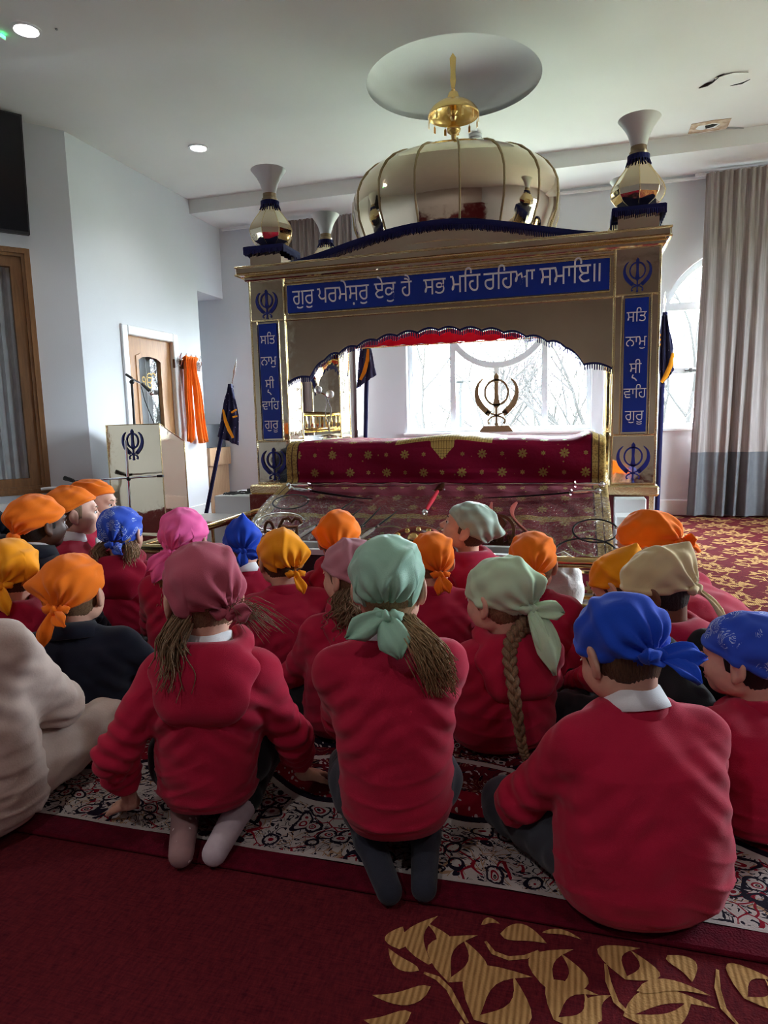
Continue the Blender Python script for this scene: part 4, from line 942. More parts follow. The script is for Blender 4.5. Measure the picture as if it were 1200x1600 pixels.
sword('slanted_sword', 'dark slanted sword nearest the gold cloth, rightmost of the slanted row', R_(558, 846), R_(620, 799), 'steel', .01, .011)
for (p, q, bd, lb) in (((775, 842), (752, 792), .045, 'red curved blade, leftmost of the three on the right of the ramp'), ((799, 848), (769, 785), .05, 'red curved blade, middle one of three on the right of the ramp'), ((832, 846), (808, 785), .07, 'red curved blade, rightmost of the three on the ramp')):
    sword('red_sword', lb, R_(*p), R_(*q), 'bronze', -bd, .017, 'curved red swords', bl=REDST, hl=.07, gm=COPPER)
def quoit(label, c, rx, ry, mtl, tk=.006):
    p = R_(*c, .05); t = thing('steel_quoit', label, 'ring', tuple(p), 0, 'steel quoits on the ramp'); b = MB(); N = 48
    b.tube([(rx*math.cos(2*PI*i/N), ry*math.sin(2*PI*i/N)*.88, ry*math.sin(2*PI*i/N)*.47) for i in range(N)], tk, 7, closed=True, flat=.6); b.build('ring', mtl, t)
    b = MB(); b.ball((rx*.98, .02, .012), (.016, .012, .010), 8, 6); b.build('ring_clasp', SILVER, t)
quoit('small steel ring below the hilts at the left top of the ramp', (454, 784), .13, .085, STEEL)
quoit('wide silver ring at the left edge of the ramp', (437, 815), .17, .10, SILVER)
quoit('large dark ring with a gold flower inside at the right of the ramp', (930, 829), .125, .11, STEEL)
quoit('large dark ring at the bottom right corner of the ramp', (915, 862), .165, .12, STEEL)
quoit('dark ring low on the left of the ramp behind the blue scarf', (420, 840), .12, .07, STEEL)
p = R_(440, 838, .06); t = thing('bronze_weapon', 'brown looped bronze weapon standing behind the mustard scarf', 'weapon', (p.x, p.y, p.z)); b = MB()
b.tube([(-.085+.03*math.cos(a), 0, .04+.055*math.sin(a)) for a in np.linspace(-.4, PI+.4, 12)], .010, 8); b.build('loop', COPPER, t)
b = MB(); b.tube([(-.02, 0, -.02), (-.015, 0, .06), (.015, 0, .11), (.05, 0, .12), (.075, 0, .095), (.10, 0, .12), (.13, 0, .11), (.145, 0, .085)], .011, 8); b.tube([(0, 0, .065), (.06, 0, .06), (.11, 0, .065), (.105, 0, .02), (.085, 0, -.03)], .012, 8); b.build('hook', COPPER, t)
p = R_(780, 838, .07); t = thing('khanda_ornament', 'dark wooden ring and spade emblem standing on the lower ramp', 'ornament', (p.x, p.y-.01, p.z-.06)); b = MB()
b.prism(arc(0, .10, .095, 0, 2*PI, 36)[:-1], XZ, -.012, .012, [arc(0, .10, .078, 0, 2*PI, 36)[:-1]]); b.build('ring', COPPER, t, smooth=False)
b = MB(); b.prism([(-.028, 0), (.028, 0), (.022, .10), (.045, .14), (0, .195), (-.045, .14), (-.022, .10)], XZ, -.014, .014); b.build('spade', COPPER, t, smooth=False)
p = R_(648, 852, .045); t = thing('embossed_shield', 'ornate silver and gold embossed shield low on the ramp', 'shield', tuple(p)); b = MB()
MM = Matrix.Rotation(.45, 4, 'X'); pr = [(.001, .05), (.05, .048), (.10, .036), (.15, .018), (.19, .0), (.198, .004), (.195, .010)]
b.lathe(pr, 40); b.v = [tuple(MM @ Vector(v)) for v in b.v]; b.build('shield_face', SILVER, t)
for k in range(12): b = MB(); b.ball(MM @ Vector((.135*math.cos(k*PI/6), .135*math.sin(k*PI/6), .026)), .018, 8, 6); b.build('shield_stud', GILT, t)
b = MB(); b.ball(MM @ Vector((0, 0, .05)), .04, 12, 8); b.build('shield_boss', GILT, t)
b = MB(); b.tube([MM @ Vector((.17*math.cos(a), .17*math.sin(a), .012)) for a in np.linspace(0, 2*PI, 41)[:-1]], .012, 7, closed=True); b.build('shield_rim', REDST, t)
p = R_(606, 866, .02); t = thing('gold_brocade', 'crumpled gold brocade cloth low on the ramp', 'cloth', tuple(p)); b = MB()
b.grid([[(-.19+.38*i/40, -.05+.13*j/24, .055*(j/24)+.02+.016*mnoise.noise(Vector((i*.5, j*.5, 2)))+.02*math.sin(PI*i/40)*.6) for i in range(41)] for j in range(25)])
b.build('brocade', mat('gold_brocade', fn=lambda C: dict(color=mix(noise(C.obj, 60, 2).gt(.5), L(90, 66, 40), L(188, 152, 92)), bump=noise(C.obj, 60, 3), bs=.6), rough=.45), t, angle=3)
# ================================================================ RAIL, TROUGH, STEPS, BAG
def rail(name, label, pts, nb):
    t = thing(name, label, 'rail', (0, 0, 0), 0, 'low brass rails'); b = MB()
    b.tube([(x, y, .36) for x, y in pts], .03, 14); b.build('handrail', BRASS, t)
    b = MB(); b.tube([(x, y, .075) for x, y in pts], .02, 10); b.tube([(x, y, .13) for x, y in pts], .012, 8); b.build('lower_rail', BRASS, t)
    for a, c in zip(pts[:-1], pts[1:]):
        ln = math.dist(a, c); k = max(1, round(ln/nb))
        for i in range(k+1):
            x = a[0]+(c[0]-a[0])*i/k; y = a[1]+(c[1]-a[1])*i/k; p = MB()
            p.lathe([(.024, 0), (.024, .02), (.013, .035), (.013, .17), (.017, .19), (.013, .21), (.012, .335)], 12, (x, y, 0)); p.build('baluster', BRASS, t)
    return t
rail('brass_rail', 'low brass rail on the left, turning the corner beside the white steps', [(-2.60, 5.3), (-2.60, 3.50), (-1.72, 3.50)], .32)
rail('brass_rail', 'low brass rail on the right in front of the ramp', [(-.22, 3.50), (.42, 3.50)], .34)
t = thing('offering_trough', 'long black offering box with pale metal rim between the brass rails', 'box', (-.97, 3.56, 0)); b = MB()
b.box(-.67, .67, -.11, .11, .0, .06); b.box(-.67, .67, -.11, -.095, .06, .37); b.box(-.67, .67, .095, .11, .06, .37); b.box(-.67, -.655, -.11, .11, .06, .37); b.box(.655, .67, -.11, .11, .06, .37); b.build('trough_body', BLACK, t, smooth=False)
b = MB(); b.prism([(-.70, -.13), (.70, -.13), (.70, .13), (-.70, .13)], lambda u, v, w: (u, v, w), .37, .40, [[(-.63, -.08), (.63, -.08), (.63, .08), (-.63, .08)]]); b.build('trough_rim', mat('pale_grey_metal', (.62, .66, .66, 1), .3, .2, bump=(30, .02)), t, smooth=False)
for nm, lab, x0, x1, y0 in (('white_steps', 'white painted steps beside the right column of the gold canopy', .235, .43, 4.71), ('white_steps', 'white painted steps beside the left column, a microphone lying on top', -3.03, -2.56, 5.1)):
    t = thing(nm, lab, 'steps', ((x0+x1)/2, y0, 0), 0, 'white steps'); w_ = (x1-x0)/2; hi = .56 if x0 > 0 else .50; b = MB()
    if x0 > 0: b.box(-w_, w_+.0, -.12, .0, 0, hi, bev=.006); b.build('upper_step', WHITE, t); b = MB(); b.box(-w_-.0, w_+.03, -.34, -.121, 0, .47, bev=.006); b.build('lower_step', WHITE, t)
    else: b.box(-w_+.05, w_, .0, .5, 0, hi, bev=.006); b.build('upper_step', WHITE, t); b = MB(); b.box(-w_-.05, w_-.08, -.42, -.001, 0, .35, bev=.006); b.build('lower_step', WHITE, t)
t = thing('cable_microphone', 'black microphone with looped cable lying on the left white steps', 'microphone', (-2.72, 5.28, .50)); b = MB()
b.tube([(-.04, 0, .03), (.08, .05, .035)], [.014, .02], 10); b.build('microphone_body', BLACK, t); b = MB(); b.ball((.10, .058, .038), .028, 12, 8); b.build('microphone_head', MATS['grey_plastic'], t)
b = MB(); b.tube([(-.04+(-.16)*math.sin(a)*.9, -.02+.1*math.cos(a*1.3)-.05, .012+.004*(i % 3)) for i, a in enumerate(np.linspace(0, 9, 40))], .006, 6)
b.tube([(.05, .0, .02), (.14, -.02, .03), (.185, -.09, .01), (.19, -.12, -.15), (.22, -.13, -.28), (.30, -.13, -.40)], .006, 6); b.build('microphone_cable', BLACK, t)
p = onp('Y', 892, 932, 3.62); t = thing('plastic_bag', 'crumpled white plastic bag behind the right brass rail', 'bag', (p.x-.04, 3.68, 0)); b = MB(); b.ball((0, 0, .17), (.11, .07, .17), 40, 30)
b.v = [tuple(Vector(v)*(1+.10*mnoise.noise(Vector(v)*14)+.05*mnoise.noise(Vector(v)*32))) for v in b.v]; b.build('bag_film', mat('white_film', (.74, .72, .70, 1), .45, bump=(50, .3)), t, angle=3)
b = MB(); b.tube([(-.03, 0, .32), (-.05, 0, .36), (0, .0, .38), (.04, 0, .355), (.03, 0, .32)], .007, 6, flat=.4); b.build('bag_handle', MATS['white_film'], t)
# ================================================================ LECTERN AND MICROPHONES
t = thing('gold_lectern', 'mirror-gold lectern with blue khanda emblem at the left', 'lectern', (-3.73, 5.30, 0), .0)
b = MB(); A = [(-.38, 0), (.0, .0)]
x0, x1 = -.44, .125; zf, zb = 1.122, .955; y1 = .38
b.add([(x0, 0, .05), (x1, 0, .05), (x1, y1, .05), (x0, y1, .05), (x0, 0, zf), (x1, 0, zf), (x1, y1, zb), (x0, y1, zb)], [(3, 2, 1, 0), (4, 5, 6, 7), (0, 1, 5, 4), (1, 2, 6, 5), (2, 3, 7, 6), (3, 0, 4, 7)])
b.build('lectern_body', GOLD, t, smooth=False)
b = MB(); b.tube([(x0, 0, .05), (x0, 0, zf), (x1, 0, zf), (x1, y1, zb), (x1, y1, .05)], .006, 6); b.tube([(x1, 0, zf), (x1, 0, .05)], .006, 6); b.build('lectern_beading', GOLDTRIM, t)
b = MB(); b.box(x0-.03, x1+.03, -.06, y1+.03, 0, .12, bev=.01); b.build('lectern_plinth', GOLD, t, smooth=False)
b = MB(); khanda(b, lambda u, v, w: (-.165+u*.25, -w, .94+v*.285), .003, .009); b.build('khanda_emblem', BLUEK, t, smooth=False)
p = onp('Y', 209, 650, 5.42); t = thing('lectern_microphone', 'black microphone on a boom arm standing on the gold lectern', 'microphone', (p.x, 5.42, 1.07)); b = MB(); px_ = lambda x, y: onp('Y', x, y, 5.42)-Vector((p.x, 5.42, 1.07))
b.tube([(px_(209, 650).x, 0, .0), px_(206, 600)], .011, 10); b.lathe([(.05, -.02), (.05, .008), (.02, .02)], 20, (px_(209, 650).x, 0, 0)); b.build('stand_pole', BLACK, t)
b = MB(); b.tube([px_(197, 585), px_(206, 591)], .012, 8); b.ball(px_(206, 597), .022, 10, 8); b.build('boom_clamp', BLACK, t); b = MB(); b.tube([px_(206, 592), px_(226, 602)], .009, 8); b.build('boom_arm', CHROME, t)
b = MB(); b.tube([px_(222, 600), px_(234, 611)], [.012, .017], 10); b.build('microphone_body', BLACK, t); b = MB(); b.ball(px_(236, 614), .024, 12, 8); b.build('microphone_head', SILVER, t)
b = MB(); b.tube([px_(221, 604), px_(226, 625), px_(238, 655), px_(242, 664)], .004, 6); b.build('microphone_cable', BLACK, t)
t = thing('boom_stand', 'silver microphone stand with a level boom in front of the lectern', 'microphone stand', (-3.66, 4.95, 0)); Q = lambda x, y: onp('Y', x, y, 4.95)-Vector((-3.66, 4.95, 0)); b = MB()
b.tube([(Q(203, 800).x, 0, .03), Q(200, 748), Q(196, 688)], .011, 10); b.build('stand_pole', CHROME, t); b = MB(); b.tube([Q(128, 751), Q(246, 744)], .008, 8); b.build('boom_arm', CHROME, t); b = MB(); b.ball(Q(201, 748), .02, 10, 8); b.tube([Q(246, 744), Q(255, 743.4)], .011, 8); b.build('boom_clamp', BLACK, t)
b = MB(); b.tube([Q(128, 751), Q(118, 753), Q(112, 750)], [.011, .013, .013], 8); b.tube([Q(114, 751), Q(101, 747)], [.017, .021], 10); b.build('foam_microphone', BLACK, t)
for k in range(3):
    a = 2*PI*k/3+.5; b = MB(); x_ = Q(203, 800).x; b.tube([(x_, 0, .10), (x_+.22*math.cos(a), .22*math.sin(a), .012)], .008, 6); b.build('stand_leg', CHROME, t)
# ================================================================ FLAGS (nishan sahib), LAMP, KHANDA ON THE SILL
FLAG = mat('navy_flag_cloth', fn=lambda C: dict(color=mix(voro(C.obj, 22).lt(.13), mix(noise(C.obj, 8, 2), L(18, 18, 58), L(32, 30, 84)), L(150, 140, 190)), bump=noise(C.obj, 30, 2), bs=.2), rough=.7)
SAFF = fabric('saffron_cloth', L(236, 150, 28)); POLEM = fabric('navy_pole_wrap', L(22, 22, 66))
def flag(label, foot, top, tip, cloth, stripe, Y, extra=None):
    f, tp, ti = (onp('Y', *q, Y) for q in (foot, top, tip)); d = (tp-f)
    base = f - d*(f.z/d.z) if f.z < .75 else Vector((f.x, Y, 0)); base.z = 0
    t = thing('flag', label, 'flag', tuple(base), 0, 'navy flags around the canopy'); W = lambda q: onp('Y', *q, Y)-base
    b = MB(); b.tube([(0, 0, .0), W(foot), W(top)], .022, 10); b.lathe([(.13, 0), (.13, .02), (.03, .05)], 20); b.build('flag_pole', POLEM, t)
    b = MB(); a, c = W(top), W(tip); b.tube([a, a.lerp(c, .3), a.lerp(c, .55), c], [.010, .006, .016, .001], 8); b.build('spear_tip', SILVER, t)
    pts = [W(q) for q in cloth]; n = len(pts)//2; Lf, Rt = pts[:n], pts[n:]   # left edge and right edge, top to bottom
    rows = []
    for i in range(19):
        s = i/18*(n-1); k = min(int(s), n-2); l = Lf[k].lerp(Lf[k+1], s-k); r = Rt[k].lerp(Rt[k+1], s-k)
        rows.append([l.lerp(r, j/16)+Vector((0, -.03-.02*math.sin(j*1.0+i*.15)-.012*math.sin(j*2.3+i*.3), 0)) for j in range(17)])
    b = MB(); b.grid(rows); o = b.build('flag_cloth', FLAG, t, angle=3); md = o.modifiers.new('thick', 'SOLIDIFY'); md.thickness = .006
    sp_ = [W(q)+Vector((0, -.064, 0)) for q in stripe]; b = MB(); m = len(sp_)
    b.tube(sp_, [.006+.016*math.sin(PI*(i+.4)/m) for i in range(m)], 8, flat=.2, up=(0, 1, 0)); s_ = b.build('flag_stripe', SAFF, t)
    if extra:
        b = MB()
        for e in extra: b.tube([W(q)+Vector((0, -.064, 0)) for q in e], .012, 6, flat=.25, up=(0, 1, 0))
        b.build('flag_emblem', SAFF, t)
    return t
flag('navy flag with orange stripe on a leaning pole in the alcove corner', (327, 778), (362, 602), (370, 560), [(360, 600), (352, 640), (342, 682), (364, 600), (374, 650), (374, 696)], [(353, 640), (357, 658), (363, 673), (369, 684)], 6.6, [[(366, 645), (374, 640)], [(368, 652), (375, 650)]])
flag('navy flag with orange stripe behind the left side of the canopy', (571, 690), (574, 530), (575, 480), [(566, 535), (563, 570), (558, 608), (580, 535), (584, 565), (589, 586)], [(578, 546), (577, 564), (572, 582), (566, 594)], 6.6)
flag('navy flag hanging behind the right column by the arched window', (1028, 760), (1039, 488), (1040, 455), [(1033, 495), (1028, 545), (1031, 606), (1042, 492), (1050, 540), (1053, 578)], [(1050, 552), (1046, 572), (1039, 588), (1032, 598)], 6.45, [[(1027, 525), (1031, 525)], [(1027, 532), (1031, 532)], [(1027, 540), (1031, 540)]])
p = onp('Y', 776, 675, 7.8)
t = thing('bronze_khanda', 'bronze khanda emblem standing on the sill of the wide window', 'ornament', (p.x, 7.80, .945)); KB = mat('aged_bronze', fn=lambda C: mix(noise(C.obj, 8, 3), L(74, 56, 34), L(104, 80, 50)), rough=.45, metal=.2)
b = MB(); khanda(b, lambda u, v, w: (u*.56, w, .36+v*.60), -.012, .012); b.build('khanda', KB, t, smooth=False)
b = MB(); b.prism([(-.19, 0), (.19, 0), (.14, .065), (-.14, .065)], XZ, -.05, .05); b.build('stand', KB, t, smooth=False)
Yl = 5.35; p = onp('Y', 514, 680, Yl); t = thing('twin_shade_lamp', 'chrome lamp with two clear globe shades inside the left of the canopy', 'lamp', (p.x, Yl, .968)); Q = lambda x, y: onp('Y', x, y, Yl)-Vector((p.x, Yl, .968))
b = MB(); b.tube([Q(514, 676), Q(513, 665), Q(508.5, 650), Q(508, 640), Q(511, 626), Q(508, 617), Q(502, 614)], .006, 8); b.tube([Q(515, 676), Q(514.5, 665), Q(517, 650), Q(516.5, 637), Q(513, 626), Q(515, 618)], .006, 8); b.build('lamp_stem', CHROME, t)
b = MB(); b.lathe([(.085, 0.0), (.085, .012), (.012, .03)], 24); b.build('lamp_base', CHROME, t)
GL = mat('clear_globe', (.86, .88, .9, 1), .12, spec=.8, trans=.55, bump=(20, .05))
for q in ((497, 609), (515.5, 616)): b = MB(); b.ball(Q(*q), .034, 20, 14); b.build('globe_shade', GL, t)

ik_ = letters("ੴ", bpy.data.objects['door_1'], 0, 0, 0, .26, None, 'glass_lettering', em=.165, mt=mat('gold_vinyl', L(206, 164, 70), .6, bump=(30, .02))); ik_.rotation_euler = (0, 0, PI/2); ik_.location = (LX-.046, 6.265, 1.50)
# ================================================================ PEOPLE: distance-field bodies and clothes
class Field:
    def __init__(s, lo, hi, h):
        s.lo = np.array(lo, np.float32); s.h = h; n = np.ceil((np.array(hi)-np.array(lo))/h).astype(int)+1
        s.ax = [s.lo[i]+h*np.arange(n[i], dtype=np.float32) for i in range(3)]; s.D = np.full(n, .08, np.float32)
    def _sub(s, lo, hi):
        sl = []
        for i in range(3):
            a = int(max(0, math.floor((lo[i]-s.lo[i])/s.h))); b = int(min(len(s.ax[i]), math.ceil((hi[i]-s.lo[i])/s.h)+1))
            if b <= a: return None, None
            sl.append(slice(a, b))
        return tuple(sl), np.meshgrid(*[s.ax[i][sl[i]] for i in range(3)], indexing='ij', sparse=True)
    def put(s, d, sl, k, sub=False):
        a = s.D[sl]
        if sub: d = -d; h = np.maximum(k-np.abs(a-d), 0)/k; s.D[sl] = np.maximum(a, d)+h*h*k*.25
        else: h = np.maximum(k-np.abs(a-d), 0)/k; s.D[sl] = np.minimum(a, d)-h*h*k*.25
    def cone(s, a, b, r1, r2, k=.015, flat=None):
        a = np.array(a, float); b = np.array(b, float); m = max(r1, r2)+k+.012
        sl, G = s._sub(np.minimum(a, b)-m, np.maximum(a, b)+m)
        if sl is None: return
        ab = b-a; l2 = max(ab@ab, 1e-9); t = np.clip(((G[0]-a[0])*ab[0]+(G[1]-a[1])*ab[1]+(G[2]-a[2])*ab[2])/l2, 0, 1)
        dx, dy, dz = G[0]-a[0]-ab[0]*t, G[1]-a[1]-ab[1]*t, G[2]-a[2]-ab[2]*t
        if flat is not None:   # flatten along a unit vector by factor
            n, f = flat; q = (dx*n[0]+dy*n[1]+dz*n[2])*(1/f-1); dx, dy, dz = dx+q*n[0], dy+q*n[1], dz+q*n[2]
        s.put((np.sqrt(dx*dx+dy*dy+dz*dz)-(r1+(r2-r1)*t)).astype(np.float32), sl, k)
    def ell(s, c, r, k=.015, M=None, sub=False):
        c = np.array(c, float); r = np.array(r, float); m = max(r)+k+.012
        sl, G = s._sub(c-m, c+m)
        if sl is None: return
        p = [G[i]-c[i] for i in range(3)]
        if M is not None: p = [sum(M[j][i]*p[j] for j in range(3)) for i in range(3)]
        k0 = np.sqrt((p[0]/r[0])**2+(p[1]/r[1])**2+(p[2]/r[2])**2); k1 = np.sqrt((p[0]/r[0]**2)**2+(p[1]/r[1]**2)**2+(p[2]/r[2]**2)**2)+1e-6
        s.put((k0*(k0-1)/k1).astype(np.float32), sl, k, sub)
    def loft(s, zs, cx, cy, w, d, k=.02, e=2.3):
        zs = np.array(zs); m = .06
        lo = [min(np.array(cx)-np.array(w))-m, min(np.array(cy)-np.array(d))-m, zs[0]-m]; hi = [max(np.array(cx)+np.array(w))+m, max(np.array(cy)+np.array(d))+m, zs[-1]+m]
        sl, G = s._sub(lo, hi); z = G[2]; f = lambda q: np.interp(z, zs, q)
        W, Dp = f(w), f(d); q = (np.abs((G[0]-f(cx))/W)**e+np.abs((G[1]-f(cy))/Dp)**e)**(1/e)
        dd = (q-1)*np.minimum(W, Dp); dd = np.maximum(dd, np.maximum(zs[0]-z, z-zs[-1])); s.put(dd.astype(np.float32), sl, k)
    def cut(s, n, c):          # keep n.p < c
        v = s.ax[0][:, None, None]*n[0]+s.ax[1][None, :, None]*n[1]+s.ax[2][None, None, :]*n[2]-c
        s.D = np.maximum(s.D, v.astype(np.float32))
    def mesh(s):
        D = np.pad(s.D, 1, constant_values=.05); lo = s.lo-s.h; S = D < 0; n = np.array(D.shape)
        C = [(i, j, k) for i in (0, 1) for j in (0, 1) for k in (0, 1)]
        cnt = sum(S[i:n[0]-1+i, j:n[1]-1+j, k:n[2]-1+k].astype(np.int8) for i, j, k in C)
        cells = np.argwhere((cnt > 0) & (cnt < 8)); idx = np.full(n-1, -1, np.int32); idx[tuple(cells.T)] = np.arange(len(cells))
        V = np.zeros((len(cells), 3)); N = np.zeros(len(cells)); vals = [D[cells[:, 0]+i, cells[:, 1]+j, cells[:, 2]+k] for i, j, k in C]
        for a in range(8):
            for b in range(a+1, 8):
                df = np.array(C[b])-np.array(C[a])
                if np.abs(df).sum() != 1: continue
                m = (vals[a] < 0) != (vals[b] < 0); t = vals[a][m]/(vals[a][m]-vals[b][m]); V[m] += np.array(C[a])+df*t[:, None]; N[m] += 1
        V = (V/N[:, None]+cells)*s.h+lo
        Fs = []
        for ax in range(3):
            o1, o2 = [(1, 2), (2, 0), (0, 1)][ax]; sh = [slice(1, -1)]*3; sh[ax] = slice(0, -1); sh2 = list(sh); sh2[ax] = slice(1, None)
            A, B = S[tuple(sh)], S[tuple(sh2)]; e = np.argwhere(A != B); inside = A[tuple(e.T)]
            off = np.ones(3, int); off[ax] = 0; e = e+off; q = []
            for u, v in ((1, 1), (0, 1), (0, 0), (1, 0)):
                c = e.copy(); c[:, o1] -= u; c[:, o2] -= v; q.append(idx[tuple(c.T)])
            q = np.stack(q, 1); q[~inside] = q[~inside][:, ::-1]; Fs.append(q)
        return V, np.concatenate(Fs)
def normals_of(V, F):
    n = np.cross(V[F[:, 2]]-V[F[:, 0]], V[F[:, 3]]-V[F[:, 1]]); N = np.zeros_like(V)
    for i in range(4): np.add.at(N, F[:, i], n)
    return N/(np.linalg.norm(N, axis=1)[:, None]+1e-12)
def relax(V, F, it=2, a=.5):
    for _ in range(it):
        A = np.zeros_like(V); c = np.zeros(len(V))
        for i in range(4):
            np.add.at(A, F[:, i], V[F[:, (i+1) % 4]]); np.add.at(c, F[:, i], 1); np.add.at(A, F[:, i], V[F[:, i-1]]); np.add.at(c, F[:, i], 1)
        V = V+(A/c[:, None]-V)*a
    return V
def sines(P, seed, wl, n=7, an=(1, 1, 1)):
    r = np.random.RandomState(seed); o = np.zeros(len(P))
    for _ in range(n):
        k = r.randn(3)*np.array(an); k = k/np.linalg.norm(k)*2*PI/(wl*r.uniform(.6, 1.6)); o += np.sin(P@k+r.uniform(0, 6.28)+1.2*np.sin(P@(r.randn(3)*9)+r.uniform(0, 6)))
    return o/math.sqrt(n)
def unit(v): v = np.array(v, float); return v/(np.linalg.norm(v)+1e-9)
def ik(a, c, l1, l2, pole):
    a, c = np.array(a, float), np.array(c, float); d = c-a; L_ = np.linalg.norm(d); Lc = min(L_, (l1+l2)*.995); u = d/(L_+1e-9)
    x = (l1*l1-l2*l2+Lc*Lc)/(2*Lc); h = math.sqrt(max(0, l1*l1-x*x)); p = np.array(pole, float); p = p-u*(p@u); p = p/(np.linalg.norm(p)+1e-9)
    return a+u*x+p*h, a+u*Lc
def skin(name, c):
    c2 = tuple(x*.82 for x in c[:3])+(1,)
    return mat(name, c, .5, fn=lambda C: dict(color=mix(noise(C.obj, 24, 3).step(.3, .7), c2, c), bump=noise(C.obj, 180, 2), bs=.06, bd=.003), spec=.35)
SKIN = {'fair': skin('fair_skin', L(218, 168, 146)), 'dark': skin('dark_skin', L(78, 48, 36)), 'brown': skin('brown_skin', L(112, 72, 52))}
LIPS = {'fair': mat('fair_lips', L(176, 104, 98), .45, bump=(90, .05)), 'dark': mat('dark_lips', L(84, 46, 42), .45, bump=(90, .05)), 'brown': mat('brown_lips', L(112, 62, 56), .45, bump=(90, .05))}
def hairmat(n, a, b): return mat(n, fn=lambda C: dict(color=mix((noise(vec(C.x*130, C.y*130, C.z*9), 3, 3)).step(.3, .7), a, b), bump=noise(vec(C.x*300, C.y*300, C.z*12), 3, 2), bs=.5), rough=.45, spec=.4)
HAIR = {'brown': hairmat('brown_hair', L(62, 44, 32), L(98, 72, 50)), 'blond': hairmat('fair_hair', L(132, 104, 72), L(186, 152, 112)), 'black': hairmat('black_hair', L(14, 12, 12), L(34, 28, 26)), 'light': hairmat('light_brown_hair', L(104, 78, 56), L(150, 120, 88))}
CL = {'red': fabric('red_sweatshirt', L(168, 22, 56), .1), 'crimson': fabric('crimson_sweatshirt', L(160, 18, 54), .1), 'navy': fabric('navy_jacket', L(24, 28, 44), .2), 'fleece': fabric('beige_fleece', L(188, 168, 158), .08, 160),
      'black': fabric('black_trousers', L(26, 26, 30), .2), 'grey': fabric('charcoal_trousers', L(54, 56, 64), .15), 'white': fabric('white_polo_collar', L(226, 226, 230), .04), 'sock': fabric('dark_sock', L(40, 42, 54), .2)}
SC_ = {'orange': fabric('orange_headscarf', L(238, 118, 24), .1), 'mustard': fabric('mustard_headscarf', L(236, 150, 22), .1), 'blue': fabric('blue_headscarf', L(28, 70, 188), .12), 'mint': fabric('mint_satin_headscarf', L(150, 190, 168), .07, rough=.5), 'sage': fabric('sage_satin_headscarf', L(158, 178, 164), .08, rough=.5),
       'palegreen': fabric('pale_green_headscarf', L(186, 212, 178), .07), 'rose': fabric('dusty_rose_headscarf', L(176, 84, 102), .1), 'pink': fabric('bright_pink_headscarf', L(236, 100, 164), .1), 'mauve': fabric('mauve_headscarf', L(178, 122, 134), .1), 'khaki': fabric('khaki_headscarf', L(206, 184, 142), .06)}
def printed(C):
    v = voro(C.obj, 20); sw = (noise(C.obj, 22, 2, dist=1.5)*30).sin().abs().lt(.4); return mix(v.lt(.52)*sw*noise(C.obj, 9, 1).gt(.44), mix(noise(C.obj, 9, 3), L(26, 64, 176), L(38, 84, 206)), L(170, 190, 226))
SC_['blueprint'] = mat('blue_printed_headscarf', fn=printed, rough=.85, sheen=.1)
PATS = mat('pink_patterned_sock', fn=lambda C: mix(voro(C.obj, 48).lt(.22), L(150, 116, 116), L(214, 196, 196)), rough=.9); LILS = mat('lilac_sock', fn=lambda C: mix(noise(C.obj, 30, 3), L(168, 150, 160), L(206, 192, 200)), rough=.9)
EYEW = mat('eye_white', (.78, .78, .78, 1), .2, bump=(9, .01)); EYEB = mat('dark_iris', (.03, .02, .015, 1), .15, bump=(9, .01))
def head_sdf(F, Hm, s, neck, ear=True):
    """Hm: 4x4 numpy head frame (local), s scale"""
    R3 = Hm[:3, :3]; T = lambda x, y, z: (Hm @ np.array([x*s, y*s, z*s, 1]))[:3]
    E_ = lambda c, r, k=.015, sub=False, M=R3: F.ell(T(*c), [q*s for q in r], k, M, sub)
    E_((0, -.010, .020), (.071, .090, .078)); E_((0, .030, -.035), (.056, .056, .070), .03); E_((0, .052, -.082), (.026, .026, .022), .03)
    for q in (-1, 1): E_((q*.034, .050, -.038), (.026, .028, .026), .02); E_((q*.048, .012, -.062), (.018, .034, .028), .03)
    E_((0, .072, .012), (.046, .014, .012), .02)
    for q in (-1, 1): E_((q*.029, .094, -.010), (.014, .012, .009), .012, True)
    F.cone(T(0, .080, -.008), T(0, .100, -.036), .008*s, .0115*s, .01)
    for q in (-1, 1): F.cone(T(q*.010, .086, -.040), T(q*.010, .092, -.041), .007*s, .006*s, .006)
    E_((0, .084, -.060), (.021, .010, .0055), .006); E_((0, .082, -.069), (.017, .010, .006), .006)
    E_((0, .088, -.0645), (.019, .010, .0016), .004, True)
    if ear:
        for q in (-1, 1):
            a = .35*q; M = R3 @ np.array([[math.cos(a), -math.sin(a), 0], [math.sin(a), math.cos(a), 0], [0, 0, 1]])
            E_((q*.076, -.012, -.018), (.009, .021, .031), .008, M=M); E_((q*.086, -.006, -.016), (.008, .011, .018), .006, True, M)
            E_((q*.074, -.004, -.045), (.007, .009, .010), .008)
    F.cone(T(0, -.030, -.05), neck, .043*s, .043*s, .03)
